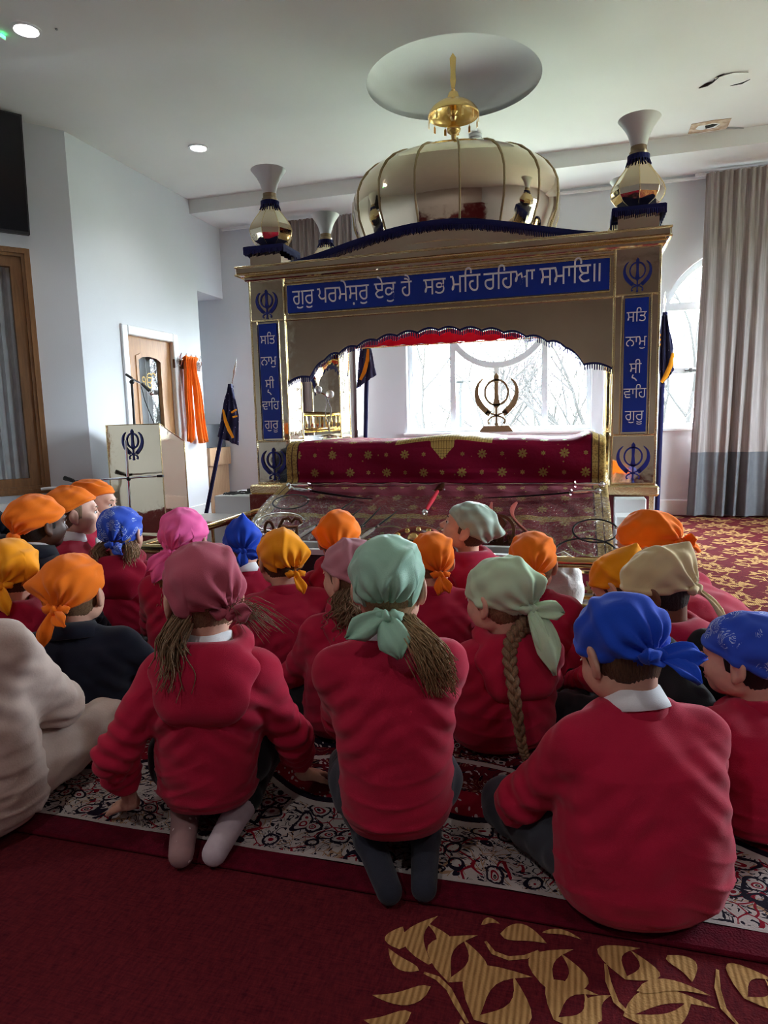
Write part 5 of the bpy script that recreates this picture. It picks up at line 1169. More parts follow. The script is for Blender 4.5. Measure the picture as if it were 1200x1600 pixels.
def add_hand(F, w, d, nrm, side, s=.9, curl=.5):
    d = unit(d); n = unit(np.array(nrm)-d*(np.array(nrm)@d)); sv = np.cross(d, n)*side   # sv points to the thumb side
    w = np.array(w, float)
    for o, L_ in ((.022, .072), (.008, .078), (-.007, .076), (-.021, .068)): F.cone(w+sv*o*.6*s, w+d*L_*s+sv*o*s, .014*s, .0115*s, .012)
    for o, L_ in ((.024, .056), (.008, .064), (-.008, .059), (-.023, .045)):
        p = w+d*.070*s+sv*o*s; a = p
        for j, fr in enumerate((.45, .32, .26)):
            c = curl*(j+.6)*.6; dd = unit(d*math.cos(c)+n*math.sin(c)); b = a+dd*L_*fr*s*1.25; F.cone(a, b, (.0088-.0008*j)*s, (.0082-.0009*j)*s, .004); a = b
    p = w+d*.022*s+sv*.020*s; q = p+unit(sv*.8+d*.7+n*.25)*.034*s; F.cone(p, q, .013*s, .0105*s, .01); F.cone(q, q+unit(sv*.35+d*.9+n*.3)*.030*s, .0098*s, .0075*s, .005)
def mtx(pos, rz, pitch, roll=0):
    M = Matrix.Translation(pos) @ Matrix.Rotation(rz, 4, 'Z') @ Matrix.Rotation(-pitch, 4, 'X') @ Matrix.Rotation(roll, 4, 'Y'); return np.array(M)
# ---------------------------------------------------------------- scarf
def ribbon(b, path, widths, nrm, wave=.0, n=8, seed=0):
    P = [Vector(p) for p in path]; rows = []; m = len(P)
    for i, p in enumerate(P):
        t = (P[min(i+1, m-1)]-P[max(i-1, 0)]).normalized(); nn = Vector(nrm); nn = (nn-t*nn.dot(t)).normalized(); sd = t.cross(nn); row = []
        for j in range(n+1):
            u = j/n-.5; row.append(p+sd*(widths[i]*u)+nn*(wave*math.sin(u*9+seed+i*.35)+.10*widths[i]*math.cos(u*PI)))
        rows.append(row)
    b.grid(rows)
def scarf(parent, Hm, s, mtl, st, seed):
    rr = random.Random(seed); ph = [rr.uniform(0, 6.28) for _ in range(9)]
    rx, ry, rz, cy, cz = .081, .101, .089, -.012, .020; full = st.get('full', .012)
    nphi, nth = 144, 44; K = np.array(st.get('knot', (0, -.104, -.036))); Kd = unit((K-np.array([0, cy, cz]))/np.array([rx, ry, rz]))
    a0, b0 = st.get('rim', (-.008, .42)); rows = []
    e1 = unit(np.cross(Kd, [1, 0, 0])); e2 = np.cross(Kd, e1); corners = st.get('corner', [])
    for i in range(nth+1):
        rows.append([])
    for j in range(nphi):
        f = 2*PI*j/nphi; sx, sy = math.sin(f), math.cos(f); th = 0
        ths = np.linspace(.3, 2.5, 200); zz = cz+rz*np.cos(ths)-(a0+b0*(cy+ry*np.sin(ths)*sy)+.004*math.sin(3*f+ph[0])); neg = np.argmax(zz < 0); tr = ths[neg] if (zz < 0).any() else 2.2
        for i in range(nth+1):
            t = tr*(i/nth); v = i/nth; d = np.array([math.sin(t)*sx, math.sin(t)*sy, math.cos(t)])
            cosk = float(np.clip(d@Kd, -1, 1)); dl = math.acos(cosk); ps = math.atan2(float(d@e2), float(d@e1))
            fold = .0062*math.sin(11*ps+ph[1]+1.5*math.sin(dl*2.2+ph[2]))*math.exp(-((dl-.45)/.55)**2)+.0042*math.sin(23*ps+ph[3])*math.exp(-(dl/.5)**2)
            fold += .0022*math.sin(5*f+7*t+ph[4])*math.sin(t*1.4)+.0022*math.sin(9*t-3*f+ph[5]+1.5*math.sin(2*f))*min(1, v*2)
            # sharp diagonal creases
            c1 = math.sin(3.0*ps+2.2*dl+ph[6]); fold += .009*max(0, c1)**9*math.sin(min(PI, dl*1.1))
            back = max(0, -sy*math.sin(t))**1.4; fold += full*back*math.sin(min(1, max(0, (tr-t)/.9))*PI/2)
            if v > .86: fold += .004*math.sin((v-.86)/.14*PI)
            if v > .97: fold -= .004*(v-.97)/.03
            p = np.array([rx*d[0], cy+ry*d[1], cz+rz*d[2]])*1.0; p = p+d*fold
            for cd, amp, sg in corners:
                cdu = unit(cd); g = amp*math.exp(-(math.acos(float(np.clip(d@cdu, -1, 1)))/sg)**1.5); p = p+cdu*g
            rows[i].append(p*s)
    tf = lambda p: tuple((Hm @ np.array([p[0], p[1], p[2], 1]))[:3])
    b = MB(); b.grid([[tf(p) for p in r] for r in rows], closed=True); o = b.build('headscarf', mtl, parent, angle=3); md = o.modifiers.new('thick', 'SOLIDIFY'); md.thickness = .003; md.offset = -1
    Kp = K*s; k = MB(); tails = st.get('tails', [((-.03, -.03, -.06), .045), ((.028, -.025, -.055), .04)])
    if st.get('tie', True):
        for c, r in (((-.018, .0, .002), (.022, .015, .014)), ((.018, 0, .0), (.021, .015, .013)), ((0, -.008, -.001), (.012, .014, .015))):
            kk = MB(); kk.ball((0, 0, 0), [q*s for q in r], 14, 10); k.add([tf(Vector(p)*(1+.16*math.sin(p[0]*260+p[2]*190))+Vector(Kp)+Vector(c)*s) for p in kk.v], kk.f)
        k.build('headscarf_knot', mtl, o, angle=3)
        for ti, (d, w) in enumerate(tails):
            tb = MB(); d = np.array(d); n = 9; path = []; L_ = np.linalg.norm(d)
            for i in range(n+1):
                t = i/n; p = Kp+np.array([0, -.006, -.004])*s+(d*t+np.array([0, -.022*math.sin(PI*t*.7), -.30*L_*t*t]))*s; path.append(tf(p))
            wd = [w*s*(.40+.75*math.sin(PI*min(1, (i/n)*.75+.02))**.8)*(1 if i < n*.7 else max(.10, (1-(i/n-.7)/.33))) for i in range(n+1)]
            nv = (Hm[:3, :3] @ np.array([.15*(1 if d[0] > 0 else -1), -1, .1])); ribbon(tb, path, wd, nv, .006*s, 8, seed+ti*3)
            oo = tb.build('headscarf_tail', mtl, o, angle=3); md = oo.modifiers.new('thick', 'SOLIDIFY'); md.thickness = .003
    return o
def strands(name, parent, mtl, roots, fn, n, r, seed, seg=9):
    rr = random.Random(seed); b = MB()
    for i in range(n):
        q = fn(i/max(1, n-1), rr); b.tube(curve3(q, seg), [r*(1-.55*(k/(seg*(len(q)-1)))**2) for k in range(seg*(len(q)-1)+1)], 5)
    return b.build(name, mtl, parent, angle=3, normals=False)
def curve3(ctrl, n):
    out = []; c = [Vector(p) for p in ctrl]; c = [c[0]*2-c[1]]+c+[c[-1]*2-c[-2]]
    for i in range(1, len(c)-2):
        for k in range(n):
            t = k/n; p0, p1, p2, p3 = c[i-1], c[i], c[i+1], c[i+2]
            out.append(.5*((2*p1)+(p2-p0)*t+(2*p0-5*p1+4*p2-p3)*t*t+(3*p1-p0-3*p2+p3)*t**3))
    out.append(c[-2]); return out
# ---------------------------------------------------------------- the person
def person(label, px, D, rel, hrel=None, pitch=0, lean=.05, side=0, pose='cross', top='red', legs='black', sc='orange', st=None, skn='fair', hair='brown', hairstyle='short', collar=False, hood=False,
           s=1.0, bw=1.0, face=False, seed=1, arms='lap', wr=None, roll=0, cuff=.92, h=.006, hem=None, hold=None, ears=True, headless=False, hunch=1.5, hs=1.1, ks=1.0, cat='person', group='school children sitting on the rug', socks=None, jacket=False, z_off=0):
    if hrel is None: hrel = rel
    st = st or {}
    W = atdepth(px[0], px[1], D); az = YAW-math.atan((px[0]-600)/FPX); A = az+math.radians(rel); fwd = Vector((-math.sin(A), math.cos(A), 0)); rt = Vector((math.cos(A), math.sin(A), 0))
    base = Vector((W.x, W.y, 0))-fwd*lean-rt*side
    root = thing('person', label, cat, tuple(base), A, group)
    Hl = Vector((side, lean, W.z)); pr = math.radians(pitch); hz = math.radians(hrel-rel)
    Hm = mtx(Hl, hz, pr, math.radians(roll)); up = Vector(Hm[:3, 2]); um = (up+Vector((0, 0, 1.3))).normalized(); hf = Vector(Hm[:3, 1])
    hs = hs*s; N = np.array(Hl-um*.128*hs-hf*.030*hs); Nz = N[2]
    # torso loft
    hz0 = {'cross': .02, 'kneel': .17, 'kneesup': .02}[pose] if hem is None else hem
    u = np.array([0, .06, .2, .4, .6, .76, .87, .94, 1.0]); zs = hz0+(Nz+.012-hz0)*u; tt = np.clip(zs/Nz, 0, 1.05)
    wk = {'cross': [.150, .172, .176, .170, .166, .164, .148, .104, .064], 'kneel': [.128, .140, .142, .144, .150, .156, .146, .102, .062], 'kneesup': [.150, .170, .172, .168, .164, .162, .146, .104, .064]}[pose]
    dk = [.125, .142, .142, .132, .124, .114, .094, .074, .058]
    cyv = N[1]*np.power(np.clip(tt, 0, 1.1), hunch)-.028*np.sin(PI*np.clip(tt, 0, 1))*1.0; cxv = N[0]*tt**1.3
    w_ = np.array(wk)*bw*s; d_ = np.array(dk)*s*(.5+.5*bw)*np.sqrt(1+np.clip(np.gradient(cyv, zs), -1.6, 1.6)**2)
    ctr = lambda z: np.array([np.interp(z, zs, cxv), np.interp(z, zs, cyv), z])
    # joints
    sh = {}; el = {}; wrp = {}
    Lu, Lf = .225*s*(.6+.4*bw), .205*s*(.6+.4*bw)
    presets = {'lap': ((.075, .26, .17), (.9, -.35, -.5)), 'floor': ((.25, .05, .055), (.6, -1, .1)), 'knees': ((.10, .40, .27), (1, -.2, -.4)), 'front': ((.05, .30, .30), (1, -.3, -.6)), 'down': ((.20, .16, .10), (.7, -.8, 0))}
    for q in (-1, 1):
        c = ctr(hz0+(Nz-hz0)*.86); sh[q] = c+np.array([q*.128*bw*s, -.004, -.004])
        t, pole = presets[arms if isinstance(arms, str) else arms[0 if q < 0 else 1]]
        tgt = np.array([q*t[0]*s+N[0]*.4, t[1]*s+N[1]*.35, t[2]*s])
        if wr and wr.get(q) is not None: tgt = np.array(wr[q], float)
        el[q], wrp[q] = ik(sh[q], tgt, Lu, Lf, (q*pole[0], pole[1], pole[2]))
    # legs
    hip, kn, an, toe = {}, {}, {}, {}
    for q in (-1, 1):
        if pose == 'cross': hip[q] = (q*.09*s, .0, .10*s); kn[q] = (q*.275*ks*s, .24*s, .10*s); an[q] = (-q*.06*s, (.30 if q > 0 else .36)*s, .055*s); toe[q] = (-q*.19*s, (.26 if q > 0 else .34)*s, .04*s)
        elif pose == 'kneel': hip[q] = (q*.08*s, -.0, .19*s); kn[q] = (q*.10*s, .34*s, .065*s); an[q] = (q*.07*s, -.03*s, .05*s); toe[q] = (q*.04*s, -.19*s, .035*s)
        else: hip[q] = (q*.09*s, 0, .10*s); kn[q] = (q*.085*s, .33*s, .37*s); an[q] = (q*.075*s, .44*s, .065*s); toe[q] = (q*.08*s, .58*s, .03*s)
    ext = max(.42*s, abs(N[0])+.2); lo = [-ext, min(-.30*s, N[1]-.25), -.012]; hi = [ext, max(.66*s if pose == 'kneesup' else .5*s, N[1]+.36*s), Hl.z+.15*hs]
    for q in (-1, 1):
        lo = [min(lo[i], wrp[q][i]-.13, el[q][i]-.08) for i in range(3)]; hi = [max(hi[i], wrp[q][i]+.13, el[q][i]+.08) for i in range(3)]
    lo[2] = -.01
    # --- body
    F = Field(lo, hi, h*.8 if not headless else h)
    if not headless: head_sdf(F, Hm, hs, N, ears)
    cv = [ctr(hz0+(Nz-hz0)*q) for q in (.93, .78, .60, .40)]+[np.array((0, .01, hip[1][2]+.02))]; F.cone(N+np.array([0, .0, -.01]), cv[0], .042*s, .036*s, .02)
    for a_, b_, r1_, r2_ in zip(cv[:-1], cv[1:], (.036, .050, .060, .066), (.050, .060, .066, .070)): F.cone(a_, b_, r1_*s, r2_*s, .03)
    for q in (-1, 1):
        F.cone(cv[0]-np.array([0, 0, .01]), sh[q], .032*s, .030*s, .02); F.cone(sh[q], el[q], .034*s, .028*s, .01); F.cone(el[q], wrp[q], .027*s, .019*s, .012)
        d = unit(wrp[q]-el[q])
        if (arms if isinstance(arms, str) else arms[0 if q < 0 else 1]) == 'floor': add_hand(F, wrp[q]-np.array([0, 0, .012]), unit(np.array([d[0]*.4+q*.45, d[1]*.3+.5, -.32])), (0, 0, -1), -q, .88*s, .25)
        else: add_hand(F, wrp[q], d, unit(np.array([-q*.6, .1, -.8])), -q, .88*s, .55)
        F.cone(hip[q], kn[q], .06*s, .042*s, .03); F.cone(kn[q], an[q], .042*s, .028*s, .01); F.cone(an[q], toe[q], .030*s, .024*s, .01)
        F.ell(an[q], (.03*s,)*3, .01)
    V, Fc = F.mesh(); V = relax(V, Fc, 1, .4)
    mi = None
    if not headless:
        Hi = np.linalg.inv(Hm); lc = V[Fc].mean(1)@Hi[:3, :3].T+Hi[:3, 3]; lc = lc/hs
        mi = ((np.abs(lc[:, 0]) < .020-.25*np.abs(lc[:, 2]+.0645)) & (np.abs(lc[:, 2]+.0645) < .0095) & (lc[:, 1] > .078)).astype(np.int32)
    body = np_mesh('body', V, Fc, [SKIN[skn], LIPS[skn]], root, mi)
    # --- trousers
    lm = CL[legs]; F = Field(lo, hi, max(.007, h))
    F.ell((0, .0, hip[1][2]+.005), (.142*s*bw, .128*s, .112*s), .03)
    sk = .78 if pose == 'cross' else .97
    for q in (-1, 1):
        a, b_ = np.array(kn[q]), np.array(an[q]); F.cone(hip[q], kn[q], .088*s, .060*s, .035); F.cone(kn[q], a+(b_-a)*sk, .060*s, .043*s, .015)
    F.cut((0, 0, -1), -.004); V, Fc = F.mesh(); nn = normals_of(V, Fc); V = V+nn*(.004*sines(V, seed+3, .07, 7))[:, None]; V[:, 2] = np.maximum(V[:, 2], .003); np_mesh('trousers', V, Fc, lm, root)
    # --- socks
    for q in (-1, 1):
        F = Field([min(an[q][i], toe[q][i])-.08 for i in range(3)], [max(an[q][i], toe[q][i])+.08 for i in range(3)], .006); a = np.array(an[q]); t = np.array(toe[q])
        F.cone(a, t, .037*s, .030*s, .012); F.ell(a-unit(t-a)*.012, (.036*s, .036*s, .038*s), .01); F.cone(a+(np.array(kn[q])-a)*.16, a, .036*s, .036*s, .012); F.cut((0, 0, -1), -.002)
        V, Fc = F.mesh(); sm = socks[0 if q < 0 else 1] if socks else CL['sock']; np_mesh('sock', V, Fc, sm, root)
    # --- sweatshirt
    F = Field([lo[0]-.05, lo[1]-.05, -.01], [hi[0]+.05, hi[1]+.05, Nz+.10], h)
    F.loft(zs, cxv, cyv, w_, d_, .02)
    for q in (-1, 1):
        e, w2 = el[q], wrp[q]; ce = e+(w2-e)*cuff
        F.cone(ctr(hz0+(Nz-hz0)*.90)+np.array([q*.06*bw*s, 0, 0]), sh[q], .058*s, .057*s, .03); F.cone(sh[q], e, .057*s*(.5+.5*bw), .049*s, .028); F.cone(e, e+(w2-e)*min(cuff, .80), .050*s, .043*s, .02)
        F.cone(e+(w2-e)*min(cuff, .84), ce, .038*s, .033*s, .010)
    V, Fc = F.mesh(); V = relax(V, Fc, 1, .5)
    nn = normals_of(V, Fc); zt = (V[:, 2]-hz0)/(Nz-hz0); disp = .0030*sines(V, seed, .17, 7)+.0016*sines(V, seed+11, .06, 7, (.4, .4, 1.3))
    rg = np.abs(np.sin(V[:, 2]*55+2.2*np.sin(V[:, 0]*11+seed)+V[:, 1]*10)); disp += .007*(1-rg)**3*np.clip((.55-zt)*2.5, 0, 1)*(.5+.5*np.sin(V[:, 0]*14+seed))
    for q in (-1, 1):
        e = el[q]; de = np.linalg.norm(V-e, axis=1); ax_ = unit(wrp[q]-sh[q]); sl = (V-e)@ax_
        disp += .0062*np.sin(sl*150+2*np.sin(V[:, 1]*30+V[:, 0]*25))*np.exp(-(de/.10)**2)
        c0 = e+(wrp[q]-e)*cuff; dc = np.linalg.norm(V-c0, axis=1); disp += .004*np.sin(((V-c0)@unit(wrp[q]-e))*190)*np.exp(-((dc-.06)/.045)**2)
        ap = sh[q]+np.array([-q*.03, -.06, -.10]); dp = V-ap; disp += .006*np.sin((dp[:, 2]*.8+dp[:, 0]*q*.8)*120)*np.exp(-(np.linalg.norm(dp, axis=1)/.085)**2)
    # hem rib and neck rib
    hemz = np.clip((hz0+.045-V[:, 2])/.012, 0, 1)*(np.abs(V[:, 0]) < .22); disp = disp*(1-.7*hemz)-.006*hemz
    V = V+nn*disp[:, None]*s; V[:, 2] = np.maximum(V[:, 2], .012)
    tm = CL[top]; sw = np_mesh('jacket' if jacket else ('fleece' if top == 'fleece' else ('hoodie' if hood else 'sweatshirt')), V, Fc, tm, root)
    nu = unit(np.array(um)*.6+np.array([0, .25, .6])*1.0); e1 = unit(np.cross([0, 1, 0], nu)); e2 = np.cross(nu, e1)
    ring = lambda r, z, n=40, ky=1.0: [tuple(N+e1*(math.cos(2*PI*i/n)*r*s)+e2*(math.sin(2*PI*i/n)*r*s*ky)+nu*z*s) for i in range(n)]
    if not hood:
        b = MB(); b.grid([ring(.057, .022), ring(.063, .026), ring(.069, .016), ring(.072, -.008), ring(.068, -.02)], closed=True); b.build('neck_rib', tm, sw, angle=3)
    if collar:
        b = MB(); b.grid([ring(.050, .012), ring(.050, .040), ring(.053, .049), ring(.058, .046), ring(.068, .022), ring(.076, .004)], closed=True); o = b.build('collar', CL['white'], root, angle=3); md = o.modifiers.new('thick', 'SOLIDIFY'); md.thickness = .003
    if hood:
        F = Field([N[0]-.22, N[1]-.26, Nz-.28], [N[0]+.22, N[1]+.2, Nz+.12], h); last = None
        for i in range(15):
            a = -2.2+4.4*i/14; p = N+np.array([math.sin(a)*.086*s, -math.cos(a)*.072*s-.004, (.012-.018*math.cos(a)+.012*math.cos(a)**2)*s])
            if last is not None: F.cone(last, p, .027*s, .027*s, .012)
            last = p
        bk = ctr(Nz-.13*s); by = bk[1]-np.interp(Nz-.13*s, zs, d_)*.86
        F.ell((N[0], (N[1]-.070*s), Nz-.012*s), (.122*s, .044*s, .046*s), .03); F.ell((N[0], by+.006, Nz-.085*s), (.118*s, .038*s, .075*s), .04); F.cone((N[0]-.06*s, by+.004, Nz-.115*s), (N[0]+.06*s, by+.004, Nz-.115*s), .028*s, .028*s, .03); F.cone((N[0]-.06*s, by+.004, Nz-.115*s), (N[0]-.115*s, by+.05, Nz-.03*s), .026*s, .022*s, .03); F.cone((N[0]+.06*s, by+.004, Nz-.115*s), (N[0]+.115*s, by+.05, Nz-.03*s), .026*s, .022*s, .03)
        F.ell(N+np.array([0, .01, .06]), (.052*s, .05*s, .07*s), .012, None, True)
        V, Fc = F.mesh(); V = relax(V, Fc, 1, .4); nn = normals_of(V, Fc); V = V+nn*(.0016*sines(V, seed+5, .14, 7)+.0018*np.sin(V[:, 2]*75+9*np.abs(V[:, 0]-N[0])+seed)*.7)[:, None]; np_mesh('hood', V, Fc, tm, sw)
    if jacket:
        b = MB(); b.grid([ring(.058, .0), ring(.060, .034), ring(.066, .040), ring(.082, .012), ring(.094, -.012)], closed=True); o = b.build('jacket_collar', tm, sw, angle=3); md = o.modifiers.new('thick', 'SOLIDIFY'); md.thickness = .004
    if headless: return root
    # --- head things
    TF = lambda x, y, z: tuple((Hm @ np.array([x*hs, y*hs, z*hs, 1]))[:3])
    if face:
        for q in (-1, 1):
            e = MB(); e.ball(TF(q*.0285, .0735, -.0095), .0102*hs, 14, 10, 0); o_ = e.build('eye', EYEW, root); c = Vector(TF(q*.0285, .0735, -.0095)); g = Vector(Hm[:3, 1]); k = MB(); k.ball(tuple(c+g*.0062*hs), .0062*hs, 12, 8); k.build('iris', EYEB, o_)
        e = MB()
        for q in (-1, 1): e = MB(); e.tube([TF(q*.014, .090, .010), TF(q*.029, .088, .016), TF(q*.044, .074, .012)], [.0028*hs, .003*hs, .0015*hs], 6); e.build('eyebrow', HAIR[hair], root)
        for q in (-1, 1): e = MB(); e.tube([TF(q*.016, .0845, -.003), TF(q*.0285, .0885, .0005), TF(q*.041, .080, -.004)], [.0016*hs, .002*hs, .0014*hs], 6); e.build('eyelid', SKIN[skn], root)
    hm = HAIR[hair]
    b = MB(); rows = []
    for i in range(15):
        v = i/14; row = []
        for j in range(49):
            f = PI+(-1.95+3.9*j/48); zt_ = .03; zb_ = (-.083 if hairstyle != 'none' else -.05)+.045*(abs(f-PI)/1.95)**2.5; z = zt_+(zb_-zt_)*v; q_ = math.sqrt(max(.05, 1-((z-.02)/.125)**2)); wv = 1+.02*math.sin(f*34+z*30)*v
            row.append(TF(.0745*math.sin(f)*q_*wv, -.010+.0935*math.cos(f)*q_*wv*(1-.10*v*v), z))
        rows.append(row)
    b.grid(rows); o = b.build('hair', hm, root, angle=3); md = o.modifiers.new('thick', 'SOLIDIFY'); md.thickness = .004
    scarf(root, Hm, hs, SC_[sc], st, seed)
    if callable(hairstyle): hairstyle(root, hm, TF, N, ctr, hs)
    return root
# ---------------------------------------------------------------- hair styles
def ponytail(dirx=.08, length=.2, n=320, spread=.05, seed=3, start=(0, -.095, -.05), back=-.05):
    def f(root, hm, TF, N, ctr, s):
        def g(t, rr):
            a = Vector(TF(start[0]+rr.uniform(-.02, .03), start[1]+rr.uniform(0, .02), start[2]+rr.uniform(-.02, .01))); e = Vector(TF(start[0], start[1], start[2]))+Vector((dirx+rr.uniform(-spread, spread)*1.1, back+rr.uniform(-.03, .03), -length*rr.uniform(.5, 1.08)))
            m = a.lerp(e, .5)+Vector((rr.uniform(-.02, .03)*.8, -.035+rr.uniform(-.02, .01), .02)); return [a, m, e]
        strands('ponytail', root, hm, None, g, n, .0017*s, seed)
    return f
def loose(side=(-1, 1), length=.24, n=90, seed=5, fwd=.0, curl=0.0, wid=.05):
    def f(root, hm, TF, N, ctr, s):
        for sd in side:
            def g(t, rr):
                a = Vector(TF(sd*(.060+rr.uniform(-.02, .012)), -.03+rr.uniform(-.05, .02), -.045+rr.uniform(-.02, .01))); d = Vector((sd*(.02+rr.uniform(-wid, wid)), -.055+fwd+rr.uniform(-.03, .03), -length*rr.uniform(.6, 1)))
                p = [a, a+d*.35+Vector((sd*.015, -.02, 0)), a+d*.7+Vector((rr.uniform(-.012, .012), rr.uniform(-.012, .012), 0)), a+d]
                if curl: p = [q+Vector((curl*math.sin(i*2.2+rr.uniform(0, 3)), curl*math.cos(i*2.2+rr.uniform(0, 3)), 0))*(i > 0) for i, q in enumerate(curve3(p, 3))]
                return p
            strands('loose_hair', root, hm, None, g, n, .0016*s, seed+sd, 6)
    return f
def plait(pts, r0=.020, seed=2):
    def f(root, hm, TF, N, ctr, s):
        inv = root.matrix_basis.inverted(); path = curve3([Vector(TF(*pts[0][1:]))]+[inv @ Vector(q) for q in pts[1:]], 22); m = len(path); b = MB()
        for k in range(3):
            P = []; R = []
            for i, p in enumerate(path):
                t = (path[min(i+1, m-1)]-path[max(i-1, 0)]).normalized(); sd = t.cross(Vector((0, 1, 0))).normalized(); nn = sd.cross(t); w = r0*(1-.60*i/m); ph = i*.42+k*2*PI/3
                P.append(p+sd*(w*.75*math.sin(ph))+nn*(w*.38*math.sin(2*ph))); R.append(w*.56)
            b.tube(P, R, 8)
        o = b.build('plait', hm, root, angle=3); q = MB(); e = path[-1]
        for i in range(26):
            rr = random.Random(i); q.tube([e, e+Vector((rr.uniform(-.02, .02), rr.uniform(-.02, .0), -.03)), e+Vector((rr.uniform(-.03, .03), rr.uniform(-.03, .02), -.055))], [.003, .003, .001], 5)
        q.build('plait_end', hm, o, angle=3, normals=False)
        tie = MB(); tie.tube([e+Vector((0, 0, .012)), e-Vector((0, 0, .006))], .011, 10); tie.build('hair_tie', CL['black'], o)
    return f
def wisps(f0, n, seed, spec):
    def f(root, hm, TF, N, ctr, s):
        if f0: f0(root, hm, TF, N, ctr, s)
        def g(t, rr):
            a = Vector(TF(spec[0]+rr.uniform(-.02, .02), spec[1]+rr.uniform(-.02, .02), spec[2]+rr.uniform(-.02, .02))); L_ = rr.uniform(.5, 1); d = Vector(spec[3])*L_+Vector((rr.uniform(-.04, .04), rr.uniform(-.03, .03), rr.uniform(-.03, .03)))
            return [a, a+d*.4+Vector((0, -.01, .03)), a+d*.8+Vector((0, 0, .01)), a+d]
        strands('wisps', root, hm, None, g, n, .0009, seed, 6)
    return f
# scarf styles
TAILS2 = [((-.035, -.02, -.055), .042), ((.030, -.02, -.065), .042)]
S_POINT = dict(corner=[((-.75, -.6, -.05), .030, .32)], tails=TAILS2)
# ================================================================ PEOPLE (front row of the photograph last)
NEAR = .0052
P = person
rose = P('child in red hoodie and dusty-rose headscarf, hands on the rug, patterned socks', (315, 923), 1.80, -14, 14, 6, .0, .0, 'kneel', 'red', 'black', 'rose',
  dict(rim=(-.036, .30), full=.016, knot=(.03, -.098, -.040), tails=[((.03, -.03, .02), .035)]), hair='light', hairstyle=wisps(loose((-1,), .17, 220, 4, .0, .0, .03), 60, 9, (.045, -.09, -.05, (.12, -.03, -.03))), collar=True, hood=True, bw=.92, seed=3, arms='floor', h=NEAR, cuff=.48, socks=(PATS, LILS), hem=.10,
  wr={-1: (-.225, -.02, .085), 1: (.235, .12, .075)}, hs=1.17, s=1.04)
mint = P('child in red sweatshirt and satin mint-green headscarf kneeling in the centre front', (608, 908), 1.67, 6, -4, 4, .03, 0, 'kneel', 'red', 'grey', 'mint',
  dict(rim=(-.040, .28), full=.018, knot=(.0, -.100, -.058), tails=[((-.085, -.005, -.012), .05), ((.030, -.03, -.055), .06)]), hair='blond', hairstyle=ponytail(.085, .16, 420, .035, 7, (.03, -.085, -.07), -.05), collar=True, bw=1.0, seed=8, h=NEAR, arms='lap', hem=.115, hs=1.08)
blue = P('child in red sweatshirt and plain blue headscarf at right front, head bowed, legs crossed', (965, 1012), 1.58, 26, 40, 30, .11, .0, 'cross', 'red', 'grey', 'blue',
  dict(rim=(-.012, .50), full=.014, knot=(.0, -.106, -.040), tails=[((.06, -.03, .0), .045), ((.02, -.035, -.045), .05), ((-.05, -.01, .01), .035)]), hair='brown', collar=True, bw=1.06, seed=12, h=NEAR, arms='lap', face=True, s=1.05, hs=1.08, ks=.78)
edge = P('child in red sweatshirt and blue printed headscarf at the right edge, knees raised', (1160, 1022), 1.85, 42, 74, 4, .10, .0, 'kneesup', 'red', 'black', 'blueprint',
  dict(full=.016, tails=[((.01, -.03, -.08), .05), ((-.02, -.03, -.07), .04)]), hair='black', seed=15, h=NEAR, arms='knees', face=True, bw=1.02)
green = P('child in red hoodie and pale green headscarf with a long plait', (776, 930), 2.25, 22, 52, 8, .01, 0, 'cross', 'red', 'black', 'palegreen',
  dict(full=.020, rim=(-.018, .34), knot=(.0, -.110, -.032), corner=[((.15, -.95, .15), .028, .34)], tails=[((.075, -.03, .0), .05), ((-.01, -.04, -.13), .075), ((-.03, -.02, -.09), .06)]), hair='light',
  hairstyle=wisps(plait([(0, .0, -.095, -.07), onp('Y', 797, 1010, 2.07), onp('Y', 803, 1080, 2.00), onp('Y', 815, 1160, 1.98), onp('Y', 824, 1190, 1.97)], .024), 26, 4, (.0, -.08, -.06, (.07, -.03, -.05))), hood=True, seed=21, h=NEAR, face=True, bw=.98, s=1.04, hs=1.13)
navyk = P('child in navy jacket and orange headscarf seen from behind at the left', (118, 920), 2.40, -12, -26, 4, .0, 0, 'cross', 'navy', 'black', 'orange',
  dict(full=.014, corner=[((-.80, -.45, .05), .040, .34)], knot=(-.006, -.106, -.040), tails=[((-.030, -.02, -.075), .045), ((.045, -.02, -.02), .035)]), hair='light', collar=False, jacket=True, seed=24, h=NEAR, face=True, bw=1.08, arms=('lap', 'down'), s=1.05, hs=1.14)
adult = P('adult in beige fleece sitting at the left edge nearest the camera', (-112, 880), 1.78, -20, None, 0, .0, 0, 'cross', 'fleece', 'fleece', 'mauve', dict(tails=TAILS2), seed=31, h=.007, hs=.95, s=1.28, bw=1.05, group=None, hem=.02, arms='lap')
khaki = P('child in red hoodie, khaki headscarf and glasses, looking down at the right', (1022, 918), 2.25, 48, 76, 24, .10, 0, 'cross', 'crimson', 'black', 'khaki',
  dict(full=.016, rim=(-.006, .34), corner=[((.35, -.85, .55), .040, .30)], tails=[((.0, -.015, -.09), .028)]), skn='brown', hair='black', hood=True, seed=35, face=True, h=NEAR, arms=('floor', 'lap'), wr={-1: (-.10, .44, .075)}, hs=1.14)
bent = P('child in red sweatshirt and orange headscarf bent forward at the far right', (1006, 848), 2.85, 62, 80, 14, .40, 0, 'cross', 'crimson', 'black', 'orange',
  dict(full=.018, rim=(-.002, .30), knot=(0, -.112, -.018), tails=[((.02, -.03, -.03), .04), ((-.02, -.03, .02), .04)]), hair='light', seed=41, face=True, bw=1.08, hunch=1.6, s=1.16, hs=1.04)
